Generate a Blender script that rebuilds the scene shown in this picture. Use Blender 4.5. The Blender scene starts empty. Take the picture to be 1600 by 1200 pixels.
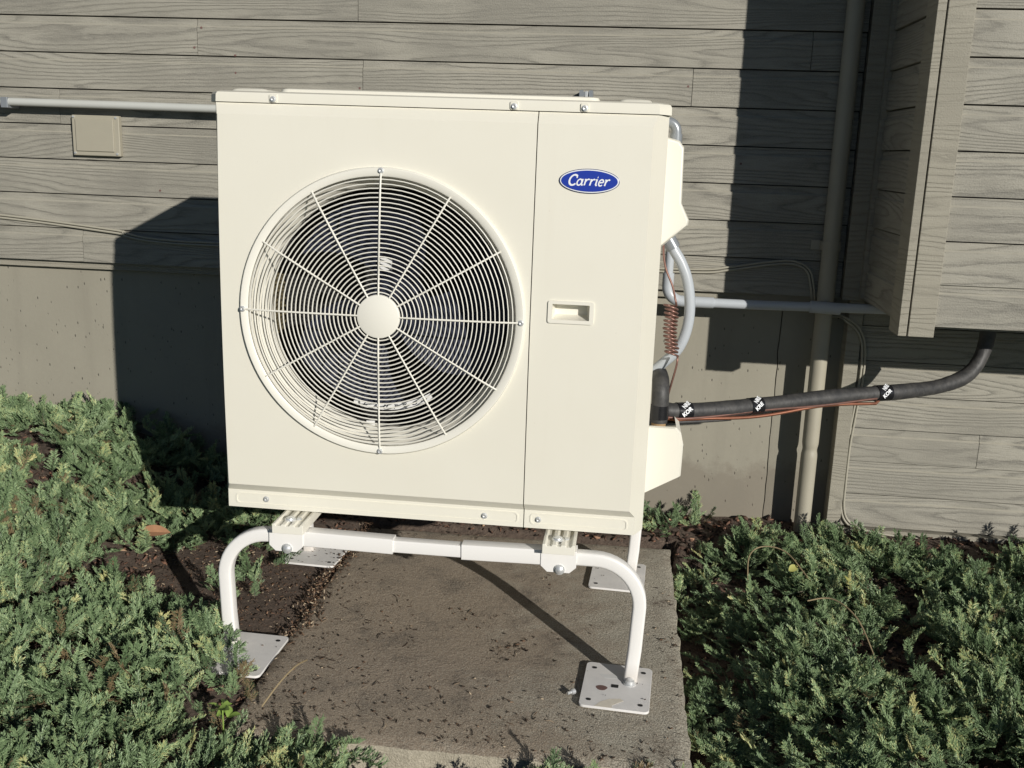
import bpy, math, random
import numpy as np
from mathutils import Matrix, Vector, noise

random.seed(7)
rng = np.random.RandomState(11)
sc = bpy.context.scene
COL = sc.collection
R = math.radians

# ------------------------------------------------------------------ camera
cam_data = bpy.data.cameras.new("camera")
cam = bpy.data.objects.new("camera", cam_data)
COL.objects.link(cam)
cam_data.sensor_width = 36.0
cam_data.lens = 35.268
cam_data.clip_start = 0.05
cam_data.clip_end = 300.0
cam.matrix_world = Matrix((
    (0.9928852903687192, -0.05809275375889092, 0.10394244623893059, 0.9039331),
    (0.11431034701010989, 0.2205623285045319, -0.9686513324262178, -3.0235987),
    (0.03334583535994218, 0.9736413565607039, 0.2256336944225747, 1.1830094),
    (0, 0, 0, 1)))
sc.camera = cam

# ------------------------------------------------------------------ sky and sun
TO_SUN = Vector((0.762, -1.0, 0.417)).normalized()
world = bpy.data.worlds.new("World")
sc.world = world
world.use_nodes = True
wn = world.node_tree
sky = wn.nodes.new("ShaderNodeTexSky")
sky.sky_type = 'NISHITA'
sky.sun_disc = False
sky.sun_elevation = math.asin(TO_SUN.z)
sky.sun_rotation = math.atan2(TO_SUN.x, TO_SUN.y)
sky.altitude = 1500.0
sky.air_density = 0.75
sky.dust_density = 0.05
sky.ozone_density = 2.0
wn.links.new(sky.outputs[0], wn.nodes["Background"].inputs[0])
wn.nodes["Background"].inputs[1].default_value = 0.05
sd = bpy.data.lights.new("sun", 'SUN')
sd.energy = 5.0
sd.angle = R(0.5)
sd.color = (1.0, 0.955, 0.88)
sun = bpy.data.objects.new("sun", sd)
COL.objects.link(sun)
sun.rotation_euler = TO_SUN.to_track_quat('Z', 'Y').to_euler()
sun.location = TO_SUN * 30
sc.view_settings.view_transform = 'Standard'
sc.view_settings.look = 'None'
sc.view_settings.gamma = 1.0
sc.view_settings.use_curve_mapping = False
sc.view_settings.exposure = -0.21


# ------------------------------------------------------------------ materials
def new_mat(name):
    m = bpy.data.materials.new(name)
    m.use_nodes = True
    nt = m.node_tree
    b = nt.nodes["Principled BSDF"]
    return m, nt, b


def N(nt, kind, **kw):
    n = nt.nodes.new(kind)
    for k, v in kw.items():
        setattr(n, k, v)
    return n


def L(nt, a, b):
    nt.links.new(a, b)


def math_node(nt, op, a, b=None, c=None):
    n = N(nt, "ShaderNodeMath", operation=op)
    for i, v in enumerate((a, b, c)):
        if v is None:
            continue
        if isinstance(v, (int, float)):
            n.inputs[i].default_value = v
        else:
            L(nt, v, n.inputs[i])
    return n.outputs[0]


def mixc(nt, fac, a, b):
    n = N(nt, "ShaderNodeMix", data_type='RGBA')
    for key, v in ((0, fac), (6, a), (7, b)):
        if isinstance(v, (int, float)):
            n.inputs[key].default_value = v
        elif isinstance(v, tuple):
            n.inputs[key].default_value = (*v, 1)
        else:
            L(nt, v, n.inputs[key])
    return n.outputs[2]


def ramp(nt, fac, stops):
    n = N(nt, "ShaderNodeValToRGB")
    e = n.color_ramp.elements
    while len(e) < len(stops):
        e.new(0.5)
    for el, (p, c) in zip(e, stops):
        el.position = p
        el.color = (c, c, c, 1) if isinstance(c, (int, float)) else (*c, 1)
    L(nt, fac, n.inputs[0])
    return n.outputs[0]


def noise_tex(nt, vec, scale, detail=4.0, rough=0.55, dist=0.0):
    n = N(nt, "ShaderNodeTexNoise")
    n.inputs["Scale"].default_value = scale
    n.inputs["Detail"].default_value = detail
    n.inputs["Roughness"].default_value = rough
    n.inputs["Distortion"].default_value = dist
    if vec is not None:
        L(nt, vec, n.inputs["Vector"])
    return n.outputs["Fac"]


def bump(nt, b, height, strength, dist):
    n = N(nt, "ShaderNodeBump")
    n.inputs["Strength"].default_value = strength
    n.inputs["Distance"].default_value = dist
    L(nt, height, n.inputs["Height"])
    L(nt, n.outputs[0], b.inputs["Normal"])


def simple(name, col, rough=0.5, metal=0.0, var=0.05, nscale=14.0, bmp=0.0, bscale=200.0):
    m, nt, b = new_mat(name)
    geo = N(nt, "ShaderNodeNewGeometry")
    f = noise_tex(nt, geo.outputs["Position"], nscale, 5, 0.6)
    lo = tuple(max(0, c * (1 - var)) for c in col)
    hi = tuple(min(1, c * (1 + var)) for c in col)
    L(nt, mixc(nt, f, lo, hi), b.inputs["Base Color"])
    b.inputs["Roughness"].default_value = rough
    b.inputs["Metallic"].default_value = metal
    if bmp:
        bump(nt, b, noise_tex(nt, geo.outputs["Position"], bscale, 3), bmp, 0.001)
    return m


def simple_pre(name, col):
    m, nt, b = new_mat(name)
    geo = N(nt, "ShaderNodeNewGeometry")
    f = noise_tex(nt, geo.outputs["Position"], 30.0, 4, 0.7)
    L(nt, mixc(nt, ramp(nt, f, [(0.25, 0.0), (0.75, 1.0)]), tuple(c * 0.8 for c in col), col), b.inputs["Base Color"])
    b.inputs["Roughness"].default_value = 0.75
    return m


def wood_mat(name, base, dark, light):
    """rough-sawn painted board: cathedral grain in relief, worn paint"""
    m, nt, b = new_mat(name)
    geo = N(nt, "ShaderNodeNewGeometry")
    oi = N(nt, "ShaderNodeObjectInfo")
    sep = N(nt, "ShaderNodeSeparateXYZ")
    L(nt, geo.outputs["Position"], sep.inputs[0])
    rnd = oi.outputs["Random"]
    u = math_node(nt, 'ADD', math_node(nt, 'ADD', sep.outputs[0], sep.outputs[1]),
                  math_node(nt, 'MULTIPLY', rnd, 37.0))
    z = sep.outputs[2]
    zr = math_node(nt, 'ADD', z, math_node(nt, 'MULTIPLY', rnd, 11.0))
    comb = N(nt, "ShaderNodeCombineXYZ")
    L(nt, math_node(nt, 'MULTIPLY', u, 0.85), comb.inputs[0])
    L(nt, math_node(nt, 'MULTIPLY', zr, 8.5), comb.inputs[1])
    warp = noise_tex(nt, comb.outputs[0], 1.0, 1.0, 0.4, 0.2)
    comb2 = N(nt, "ShaderNodeCombineXYZ")
    L(nt, math_node(nt, 'MULTIPLY', u, 9.0), comb2.inputs[0])
    L(nt, math_node(nt, 'MULTIPLY', zr, 40.0), comb2.inputs[1])
    warp2 = noise_tex(nt, comb2.outputs[0], 1.0, 3, 0.6)
    ph = math_node(nt, 'ADD', math_node(nt, 'MULTIPLY', math_node(nt, 'MULTIPLY_ADD', rnd, 9.0, 12.0), warp),
                   math_node(nt, 'ADD', math_node(nt, 'MULTIPLY', zr, 42.0), math_node(nt, 'MULTIPLY', warp2, 0.9)))
    fr = math_node(nt, 'FRACT', ph)
    rings = ramp(nt, fr, [(0.0, 0.0), (0.12, 0.75), (0.45, 1.0), (0.8, 0.55), (1.0, 0.0)])
    comb3 = N(nt, "ShaderNodeCombineXYZ")
    L(nt, math_node(nt, 'MULTIPLY', u, 16.0), comb3.inputs[0])
    L(nt, math_node(nt, 'MULTIPLY', zr, 190.0), comb3.inputs[1])
    streak = noise_tex(nt, comb3.outputs[0], 1.0, 4, 0.7)
    comb4 = N(nt, "ShaderNodeCombineXYZ")
    L(nt, u, comb4.inputs[0])
    L(nt, zr, comb4.inputs[1])
    fuzz = noise_tex(nt, comb4.outputs[0], 240.0, 3, 0.7)
    patch = noise_tex(nt, comb4.outputs[0], 5.0, 4, 0.6)
    amp = ramp(nt, noise_tex(nt, comb4.outputs[0], 2.3, 2), [(0.32, 0.25), (0.62, 1.0)])
    ringa = math_node(nt, 'MULTIPLY', rings, amp)
    h = math_node(nt, 'ADD', math_node(nt, 'MULTIPLY', ringa, 0.55),
                  math_node(nt, 'ADD', math_node(nt, 'MULTIPLY', streak, 0.55), math_node(nt, 'MULTIPLY', fuzz, 0.5)))
    groove = ramp(nt, math_node(nt, 'ADD', math_node(nt, 'MULTIPLY', ringa, 0.34),
                                math_node(nt, 'ADD', math_node(nt, 'MULTIPLY', streak, 0.44), math_node(nt, 'MULTIPLY', fuzz, 0.44))),
                  [(0.27, 0.0), (0.72, 1.0)])
    c1 = mixc(nt, groove, dark, light)
    tone = math_node(nt, 'ADD', math_node(nt, 'MULTIPLY', ramp(nt, patch, [(0.35, 0.0), (0.7, 1.0)]), 0.55), math_node(nt, 'MULTIPLY', rnd, 0.22))
    c2 = mixc(nt, tone, c1, base)
    L(nt, c2, b.inputs["Base Color"])
    b.inputs["Roughness"].default_value = 0.75
    bump(nt, b, h, 0.9, 0.003)
    return m


M_WOOD = wood_mat("weathered_painted_wood", (0.245, 0.233, 0.196), (0.092, 0.088, 0.077), (0.365, 0.347, 0.292))
M_TRIM = wood_mat("painted_trim_wood", (0.275, 0.258, 0.208), (0.19, 0.178, 0.145), (0.335, 0.314, 0.255))


M_EDGE = simple_pre("board_edge_highlight", (0.40, 0.378, 0.312))  # lighter colour that paints a sunlit highlight along the board chamfers


def concrete_wall_mat():
    m, nt, b = new_mat("painted_concrete")
    geo = N(nt, "ShaderNodeNewGeometry")
    P = geo.outputs["Position"]
    big = noise_tex(nt, P, 3.0, 5, 0.6)
    fine = noise_tex(nt, P, 60.0, 4, 0.7)
    v = N(nt, "ShaderNodeTexVoronoi")
    v.inputs["Scale"].default_value = 60.0
    mp = N(nt, "ShaderNodeMapping")
    mp.inputs["Scale"].default_value = (1, 1, 0.45)
    L(nt, P, mp.inputs[0])
    L(nt, mp.outputs[0], v.inputs["Vector"])
    sparse = ramp(nt, noise_tex(nt, P, 23.0, 2), [(0.44, 0.0), (0.54, 1.0)])
    pit = math_node(nt, 'MULTIPLY', ramp(nt, v.outputs["Distance"], [(0.09, 1.0), (0.16, 0.0)]), sparse)
    c = mixc(nt, big, (0.255, 0.24, 0.192), (0.335, 0.315, 0.253))
    c = mixc(nt, math_node(nt, 'MULTIPLY', fine, 0.25), c, (0.22, 0.2, 0.16))
    c = mixc(nt, math_node(nt, 'MULTIPLY', pit, 0.75), c, (0.06, 0.055, 0.045))
    sp = N(nt, "ShaderNodeSeparateXYZ")
    L(nt, P, sp.inputs[0])
    lowz = math_node(nt, 'ADD', sp.outputs[2], math_node(nt, 'MULTIPLY', noise_tex(nt, P, 11.0, 6, 0.7), -0.32))
    splash = ramp(nt, lowz, [(0.0, 0.4), (0.06, 0.0)])
    c = mixc(nt, splash, c, (0.13, 0.10, 0.075))
    streaks = N(nt, "ShaderNodeMapping")
    streaks.inputs["Scale"].default_value = (9, 9, 0.9)
    L(nt, P, streaks.inputs[0])
    st_ = ramp(nt, noise_tex(nt, streaks.outputs[0], 1.0, 5, 0.65), [(0.5, 0.0), (0.75, 0.35)])
    c = mixc(nt, st_, c, (0.2, 0.185, 0.15))
    L(nt, c, b.inputs["Base Color"])
    b.inputs["Roughness"].default_value = 0.8
    h = math_node(nt, 'SUBTRACT', math_node(nt, 'ADD', math_node(nt, 'MULTIPLY', big, 0.6), math_node(nt, 'MULTIPLY', fine, 0.25)), pit)
    bump(nt, b, h, 0.6, 0.003)
    return m


M_CONC = concrete_wall_mat()


def slab_mat():
    m, nt, b = new_mat("stained_concrete_slab")
    geo = N(nt, "ShaderNodeNewGeometry")
    P = geo.outputs["Position"]
    sep = N(nt, "ShaderNodeSeparateXYZ")
    L(nt, P, sep.inputs[0])
    nz = N(nt, "ShaderNodeSeparateXYZ")
    L(nt, geo.outputs["Normal"], nz.inputs[0])
    speck = noise_tex(nt, P, 260.0, 3, 0.75)
    grain = noise_tex(nt, P, 90.0, 4, 0.7)
    big = noise_tex(nt, P, 3.2, 5, 0.6, 0.4)
    mid = noise_tex(nt, P, 16.0, 5, 0.65)
    clean = mixc(nt, ramp(nt, speck, [(0.4, 0.0), (0.66, 1.0)]), (0.22, 0.205, 0.165), (0.70, 0.655, 0.54))
    stones = ramp(nt, noise_tex(nt, P, 330.0, 1, 0.5), [(0.66, 0.0), (0.72, 1.0)])
    clean = mixc(nt, math_node(nt, 'MULTIPLY', stones, 0.7), clean, (0.62, 0.59, 0.5))
    dirtc = mixc(nt, grain, (0.125, 0.093, 0.067), (0.45, 0.355, 0.262))
    # soil washed over the slab: heaviest on the side against the bed
    side = math_node(nt, 'MULTIPLY_ADD', sep.outputs[0], -0.62, 0.76)
    d = math_node(nt, 'ADD', side, math_node(nt, 'ADD', math_node(nt, 'MULTIPLY', big, 0.62), math_node(nt, 'MULTIPLY', mid, 0.40)))
    d = math_node(nt, 'ADD', d, math_node(nt, 'MULTIPLY', grain, 0.25))
    dm = ramp(nt, d, [(0.74, 0.10), (1.36, 0.9)])
    up = ramp(nt, nz.outputs[2], [(0.5, 0.0), (0.85, 1.0)])
    smudge = ramp(nt, noise_tex(nt, P, 8.0, 10, 0.80, 0.15), [(0.50, 0.0), (0.64, 0.9)])
    dm = math_node(nt, 'MAXIMUM', dm, smudge)
    dm = math_node(nt, 'MULTIPLY', dm, ramp(nt, speck, [(0.42, 1.0), (0.62, 0.68)]))
    dirtc = mixc(nt, smudge, dirtc, mixc(nt, grain, (0.045, 0.033, 0.025), (0.16, 0.12, 0.09)))
    dm = math_node(nt, 'MULTIPLY', dm, up)
    col = mixc(nt, dm, clean, dirtc)
    cream = mixc(nt, mid, (0.36, 0.32, 0.24), (0.52, 0.47, 0.36))
    col = mixc(nt, math_node(nt, 'MULTIPLY', math_node(nt, 'SUBTRACT', 1.0, up), 0.7), col, cream)
    L(nt, col, b.inputs["Base Color"])
    b.inputs["Roughness"].default_value = 0.9
    h = math_node(nt, 'ADD', math_node(nt, 'MULTIPLY', speck, 0.6),
                  math_node(nt, 'ADD', math_node(nt, 'MULTIPLY', grain, 0.6), math_node(nt, 'MULTIPLY', mid, 0.9)))
    bump(nt, b, h, 0.9, 0.006)
    return m


M_SLAB = slab_mat()


def soil_mat():
    m, nt, b = new_mat("dark_soil")
    geo = N(nt, "ShaderNodeNewGeometry")
    P = geo.outputs["Position"]
    g = noise_tex(nt, P, 70.0, 6, 0.75)
    bg = noise_tex(nt, P, 6.0, 4)
    c = mixc(nt, ramp(nt, g, [(0.3, 0.0), (0.7, 1.0)]), (0.035, 0.026, 0.02), (0.20, 0.15, 0.115))
    c = mixc(nt, math_node(nt, 'MULTIPLY', bg, 0.5), c, (0.12, 0.085, 0.066))
    L(nt, c, b.inputs["Base Color"])
    b.inputs["Roughness"].default_value = 0.95
    bump(nt, b, g, 0.9, 0.012)
    return m


M_SOIL = soil_mat()


def tint_mat(name, stops, rough=0.7, spec=0.3, inst=False):
    m, nt, b = new_mat(name)
    a = N(nt, "ShaderNodeAttribute", attribute_name="tint")
    fac = a.outputs["Fac"]
    if inst:
        a2 = N(nt, "ShaderNodeAttribute", attribute_name="shift")
        a2.attribute_type = 'INSTANCER'
        fac = math_node(nt, 'ADD', fac, a2.outputs["Fac"])
    L(nt, ramp(nt, fac, stops), b.inputs["Base Color"])
    b.inputs["Roughness"].default_value = rough
    b.inputs["Specular IOR Level"].default_value = spec
    return m


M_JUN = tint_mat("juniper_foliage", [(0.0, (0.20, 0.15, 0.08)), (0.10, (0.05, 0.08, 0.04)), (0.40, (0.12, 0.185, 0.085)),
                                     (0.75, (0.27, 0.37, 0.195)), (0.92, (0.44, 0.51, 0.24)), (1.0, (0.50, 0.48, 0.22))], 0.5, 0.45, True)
M_MULCH = tint_mat("bark_mulch", [(0.0, (0.03, 0.02, 0.016)), (0.5, (0.10, 0.062, 0.046)), (0.85, (0.24, 0.125, 0.08)), (1.0, (0.5, 0.34, 0.22))], 0.85)
M_CRUMB = tint_mat("slab_litter", [(0.0, (0.02, 0.014, 0.01)), (0.5, (0.065, 0.045, 0.032)), (0.85, (0.17, 0.10, 0.06)), (1.0, (0.42, 0.34, 0.24))], 0.85)

def cabinet_mat():
    m, nt, b = new_mat("cream_powder_coat")
    geo = N(nt, "ShaderNodeNewGeometry")
    P = geo.outputs["Position"]
    mp = N(nt, "ShaderNodeMapping")
    mp.inputs["Scale"].default_value = (26, 26, 2.2)
    L(nt, P, mp.inputs[0])
    run = ramp(nt, noise_tex(nt, mp.outputs[0], 1.0, 5, 0.65), [(0.56, 0.0), (0.8, 0.5)])
    cloud = noise_tex(nt, P, 5.0, 5, 0.6)
    spk = ramp(nt, noise_tex(nt, P, 150.0, 2, 0.5), [(0.76, 0.0), (0.79, 0.6)])
    c = mixc(nt, cloud, (0.745, 0.718, 0.618), (0.765, 0.742, 0.650))
    c = mixc(nt, math_node(nt, 'MULTIPLY', run, 0.16), c, (0.60, 0.55, 0.44))
    c = mixc(nt, math_node(nt, 'MULTIPLY', spk, 0.35), c, (0.40, 0.34, 0.25))
    L(nt, c, b.inputs["Base Color"])
    L(nt, ramp(nt, cloud, [(0.3, 0.36), (0.7, 0.5)]), b.inputs["Roughness"])
    bump(nt, b, noise_tex(nt, P, 420.0, 2), 0.05, 0.001)
    return m


M_CREAM = cabinet_mat()
M_CREAMW = simple("cream_plastic", (0.78, 0.755, 0.665), 0.4, 0, 0.012)
M_WIRE = simple("cream_grille_wire", (0.79, 0.77, 0.69), 0.4, 0, 0.01)
def stand_mat():
    m, nt, b = new_mat("white_powder_coat")
    geo = N(nt, "ShaderNodeNewGeometry")
    P = geo.outputs["Position"]
    sp = N(nt, "ShaderNodeSeparateXYZ")
    L(nt, P, sp.inputs[0])
    n1 = noise_tex(nt, P, 60.0, 5, 0.7)
    low = math_node(nt, 'ADD', sp.outputs[2], math_node(nt, 'MULTIPLY', n1, -0.16))
    mud = ramp(nt, low, [(0.0, 0.4), (0.02, 0.0)])
    mud = math_node(nt, 'MULTIPLY', mud, ramp(nt, math_node(nt, 'SUBTRACT', 0.06, sp.outputs[2]), [(0.0, 0.0), (0.04, 1.0)]))
    scuff = ramp(nt, noise_tex(nt, P, 34.0, 6, 0.75), [(0.66, 0.0), (0.72, 0.22)])
    c = mixc(nt, scuff, (0.81, 0.795, 0.77), (0.60, 0.58, 0.54))
    c = mixc(nt, mud, c, (0.35, 0.28, 0.21))
    L(nt, c, b.inputs["Base Color"])
    b.inputs["Roughness"].default_value = 0.38
    return m


M_WHITE = stand_mat()
M_PLATE = simple("dusty_white_plate", (0.75, 0.735, 0.715), 0.55, 0, 0.12, 30.0)
M_STEEL = simple("zinc_steel", (0.70, 0.71, 0.71), 0.34, 0.55, 0.12, 90.0)
M_DARK = simple("dark_plastic", (0.010, 0.014, 0.032), 0.65, 0, 0.1)
M_INT = simple("dark_interior", (0.016, 0.016, 0.017), 0.7, 0, 0.1)
M_COIL = simple("coil_fins", (0.20, 0.17, 0.10), 0.6, 0.2, 0.3, 80.0)
def foam_mat():
    m, nt, b = new_mat("black_foam_insulation")
    geo = N(nt, "ShaderNodeNewGeometry")
    P = geo.outputs["Position"]
    mp = N(nt, "ShaderNodeMapping")
    mp.inputs["Scale"].default_value = (55, 18, 18)
    L(nt, P, mp.inputs[0])
    wr = noise_tex(nt, mp.outputs[0], 1.0, 4, 0.6, 0.8)
    dust = ramp(nt, noise_tex(nt, P, 40.0, 5, 0.7), [(0.4, 0.0), (0.75, 1.0)])
    L(nt, mixc(nt, dust, (0.032, 0.032, 0.033), (0.075, 0.072, 0.068)), b.inputs["Base Color"])
    b.inputs["Roughness"].default_value = 0.55
    bump(nt, b, wr, 0.45, 0.004)
    return m


M_FOAM = foam_mat()
M_TAPE = simple("black_tape", (0.012, 0.012, 0.014), 0.25, 0, 0.2, 60.0, 0.3, 120.0)
M_TAN = simple("tan_foam_core", (0.35, 0.23, 0.12), 0.8, 0, 0.2, 60.0)
M_COPPER = simple("copper", (0.62, 0.27, 0.17), 0.32, 0.85, 0.25, 60.0)
M_COPPERD = simple("copper_dull", (0.23, 0.125, 0.10), 0.38, 0.5, 0.3, 60.0)
M_PVC = simple("grey_pvc", (0.47, 0.50, 0.53), 0.35, 0, 0.05, 8.0)
M_PVCP = simple("painted_grey_conduit", (0.50, 0.51, 0.48), 0.45, 0, 0.05, 8.0)
M_WHIP = simple("light_grey_flexible_conduit", (0.44, 0.47, 0.50), 0.3, 0, 0.05, 8.0)
M_FIT = simple("grey_fitting", (0.27, 0.29, 0.31), 0.3, 0.3, 0.08)
M_DOWN = simple("painted_downspout", (0.36, 0.335, 0.265), 0.5, 0, 0.08, 10.0, 0.1, 60.0)
M_CABLE = simple("painted_cable", (0.36, 0.34, 0.275), 0.55, 0, 0.08)
M_BLUE = simple("badge_blue", (0.018, 0.045, 0.34), 0.25, 0, 0.05)
M_LET = simple("badge_white", (0.82, 0.84, 0.86), 0.35, 0, 0.01)
M_RIM = simple("badge_dark_rim", (0.06, 0.07, 0.16), 0.3, 0, 0.02)
M_STICK = simple("white_sticker", (0.70, 0.70, 0.69), 0.4, 0, 0.05)
M_LEAFY = simple("yellow_leaf", (0.42, 0.42, 0.13), 0.5, 0, 0.15, 60.0)
M_LIME = simple("lime_green_leaf", (0.22, 0.33, 0.07), 0.5, 0, 0.2, 60.0)
M_BARK = simple("orange_brown_bark", (0.36, 0.19, 0.10), 0.8, 0, 0.4, 50.0, 0.5, 60.0)
M_STEM = simple("dry_tan_stem", (0.27, 0.21, 0.12), 0.8, 0, 0.3, 60.0)
M_STAIN = simple("label_adhesive_residue", (0.70, 0.65, 0.55), 0.6, 0, 0.15, 80.0)
M_RUST = simple("rust_spot", (0.16, 0.09, 0.08), 0.8, 0, 0.3, 200.0)


# ------------------------------------------------------------------ mesh helpers
class MB:
    def __init__(s):
        s.v, s.f = [], []

    def add(s, verts, faces):
        o = len(s.v)
        s.v.extend([tuple(p) for p in verts])
        s.f.extend([tuple(i + o for i in fc) for fc in faces])
        return s

    def box(s, x0, x1, y0, y1, z0, z1):
        v = [(x, y, z) for x in (x0, x1) for y in (y0, y1) for z in (z0, z1)]
        f = [(0, 1, 3, 2), (4, 6, 7, 5), (0, 4, 5, 1), (2, 3, 7, 6), (0, 2, 6, 4), (1, 5, 7, 3)]
        return s.add(v, f)

    def rings(s, rs, closed=False, caps=True):
        n = len(rs[0])
        v = [p for r in rs for p in r]
        f = []
        m = len(rs)
        for i in range(m if closed else m - 1):
            a, b = i * n, ((i + 1) % m) * n
            for k in range(n):
                k2 = (k + 1) % n
                f.append((a + k, a + k2, b + k2, b + k))
        if caps and not closed:
            f.append(tuple(reversed(range(n))))
            f.append(tuple((m - 1) * n + k for k in range(n)))
        return s.add(v, f)

    def tube(s, pts, r, n=10, closed=False, caps=True):
        pts = [Vector(p) for p in pts]
        m = len(pts)
        rad = r if hasattr(r, '__len__') else [r] * m
        T = []
        for i in range(m):
            if closed:
                t = pts[(i + 1) % m] - pts[i - 1]
            else:
                t = pts[min(i + 1, m - 1)] - pts[max(i - 1, 0)]
            T.append(t.normalized())
        up = Vector((0, 0, 1)) if abs(T[0].z) < 0.9 else Vector((0, 1, 0))
        u = T[0].cross(up).normalized()
        rs = []
        for i in range(m):
            u = (u - T[i] * u.dot(T[i])).normalized()
            w = T[i].cross(u)
            rs.append([pts[i] + (u * math.cos(2 * math.pi * k / n) + w * math.sin(2 * math.pi * k / n)) * rad[i] for k in range(n)])
        return s.rings(rs, closed, caps)

    def cyl(s, p0, p1, r, n=16):
        return s.tube([p0, p1], r, n)

    def lathe(s, prof, c, axis='y', n=64, closed=False):
        """prof: (radius, offset) pairs; axis through c"""
        rs = []
        for (r, o) in prof:
            ring = []
            for k in range(n):
                a = 2 * math.pi * k / n
                if axis == 'y':
                    ring.append((c[0] + r * math.cos(a), c[1] + o, c[2] + r * math.sin(a)))
                else:
                    ring.append((c[0] + r * math.cos(a), c[1] + r * math.sin(a), c[2] + o))
            rs.append(ring)
        return s.rings(rs, closed, False)

    def prism(s, poly, ax, a0, a1):
        """poly of 2-D points in the two other axes, extruded along axis ax"""
        def P(p, a):
            if ax == 0:
                return (a, p[0], p[1])
            if ax == 1:
                return (p[0], a, p[1])
            return (p[0], p[1], a)
        n = len(poly)
        v = [P(p, a0) for p in poly] + [P(p, a1) for p in poly]
        f = [tuple(range(n)), tuple(reversed(range(n, 2 * n)))]
        for k in range(n):
            f.append((k, k + n, (k + 1) % n + n, (k + 1) % n))
        return s.add(v, f)

    def build(s, name, mat, parent=None, smooth=35, bevel=0.0, seg=2):
        me = bpy.data.meshes.new(name)
        me.from_pydata(s.v, [], s.f)
        import bmesh
        bm = bmesh.new()
        bm.from_mesh(me)
        bmesh.ops.recalc_face_normals(bm, faces=bm.faces)
        bm.to_mesh(me)
        bm.free()
        me.materials.append(mat)
        if smooth:
            me.shade_smooth()
            me.set_sharp_from_angle(angle=R(smooth))
        o = bpy.data.objects.new(name, me)
        COL.objects.link(o)
        if parent:
            attach(o, parent)
        if bevel:
            bv = o.modifiers.new("edge", 'BEVEL')
            bv.width = bevel
            bv.segments = seg
            bv.limit_method = 'ANGLE'
            bv.angle_limit = R(40)
            bv.harden_normals = True
        return o


def attach(o, parent):
    o.parent = parent
    o.matrix_parent_inverse = parent_world(parent).inverted()


def parent_world(p):
    m = Matrix.LocRotScale(p.location, p.rotation_euler, p.scale)
    if p.parent:
        return parent_world(p.parent) @ p.matrix_parent_inverse @ m
    return m


def tag(o, label=None, cat=None, group=None, kind=None):
    if label:
        o["label"] = label
    if cat:
        o["category"] = cat
    if group:
        o["group"] = group
    if kind:
        o["kind"] = kind
    return o


def thing(name, loc, label, cat, group=None):
    o = bpy.data.objects.new(name, None)
    o.empty_display_size = 0.1
    o.location = loc
    COL.objects.link(o)
    return tag(o, label, cat, group)


def curve(pts, n=8, closed=False):
    """Catmull-Rom through pts"""
    P = [Vector(p) for p in pts]
    out = []
    m = len(P)
    for i in range(m - 1):
        p0, p1, p2, p3 = P[max(i - 1, 0)], P[i], P[i + 1], P[min(i + 2, m - 1)]
        for k in range(n):
            t = k / n
            out.append(0.5 * ((2 * p1) + (p2 - p0) * t + (2 * p0 - 5 * p1 + 4 * p2 - p3) * t * t + (3 * p1 - p0 - 3 * p2 + p3) * t ** 3))
    out.append(P[-1])
    return out


def rrect(x0, x1, z0, z1, r, n=5):
    out = []
    for cx, cz, a0 in ((x1 - r, z1 - r, 0), (x0 + r, z1 - r, 90), (x0 + r, z0 + r, 180), (x1 - r, z0 + r, 270)):
        for k in range(n + 1):
            a = R(a0 + 90 * k / n)
            out.append((cx + r * math.cos(a), cz + r * math.sin(a)))
    return out


# ------------------------------------------------------------------ ground
SX0, SX1, SY0, SY1 = 0.135, 1.097, -1.235, -0.06      # concrete slab
SLAB_H = 0.11


def sstep(a, b, x):
    t = min(1, max(0, (x - a) / (b - a)))
    return t * t * (3 - 2 * t)


def soil_h(x, y):
    h = -0.035
    back = sstep(-0.5, 0.1, y)
    h += 0.045 * back                                   # rises to the wall
    if x < 0.5:
        l = sstep(0.3, 0.0, x)
        h = h * (1 - l) + l * (-0.006 + 0.03 * back)
        h += sstep(-0.30, -0.85, x) * (0.05 + 0.11 * sstep(-0.75, 0.1, y))
        h -= 0.03 * sstep(-1.05, -1.35, y)
    h -= 0.040 * sstep(1.40, 1.12, x) * sstep(0.9, 1.05, x) * sstep(0.0, -0.25, y)
    fr = sstep(-1.18, -1.3, y) * sstep(0.25, 0.45, x)
    h -= fr * 0.03
    nz = noise.noise(Vector((x * 3.1, y * 3.1, 1.7))) * 0.014 + noise.noise(Vector((x * 13, y * 13, 5.2))) * 0.007 + noise.noise(Vector((x * 41, y * 41, 2.2))) * 0.004
    # nothing pokes up through the slab
    if SX0 - 0.02 < x < SX1 + 0.02 and SY0 - 0.02 < y < SY1 + 0.02:
        if x < SX0 + 0.06 and y < SY1:
            return -0.02
        return -0.09
    near = sstep(-0.25, 0.0, x) if x < 0.5 else 1
    plate = (-0.06 < x < 0.2) and (-1.1 < y < -0.18)
    return h + nz * (0.25 if plate else 1.0)


def axis_coords(a, b, step, far):
    c = list(np.arange(a, b + 1e-6, step))
    d, s = a, step
    lo = []
    while d > -far:
        s *= 1.6
        d -= s
        lo.append(d)
    d, s = b, step
    hi = []
    while d < far:
        s *= 1.6
        d += s
        hi.append(d)
    return lo[::-1] + c + hi


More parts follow.
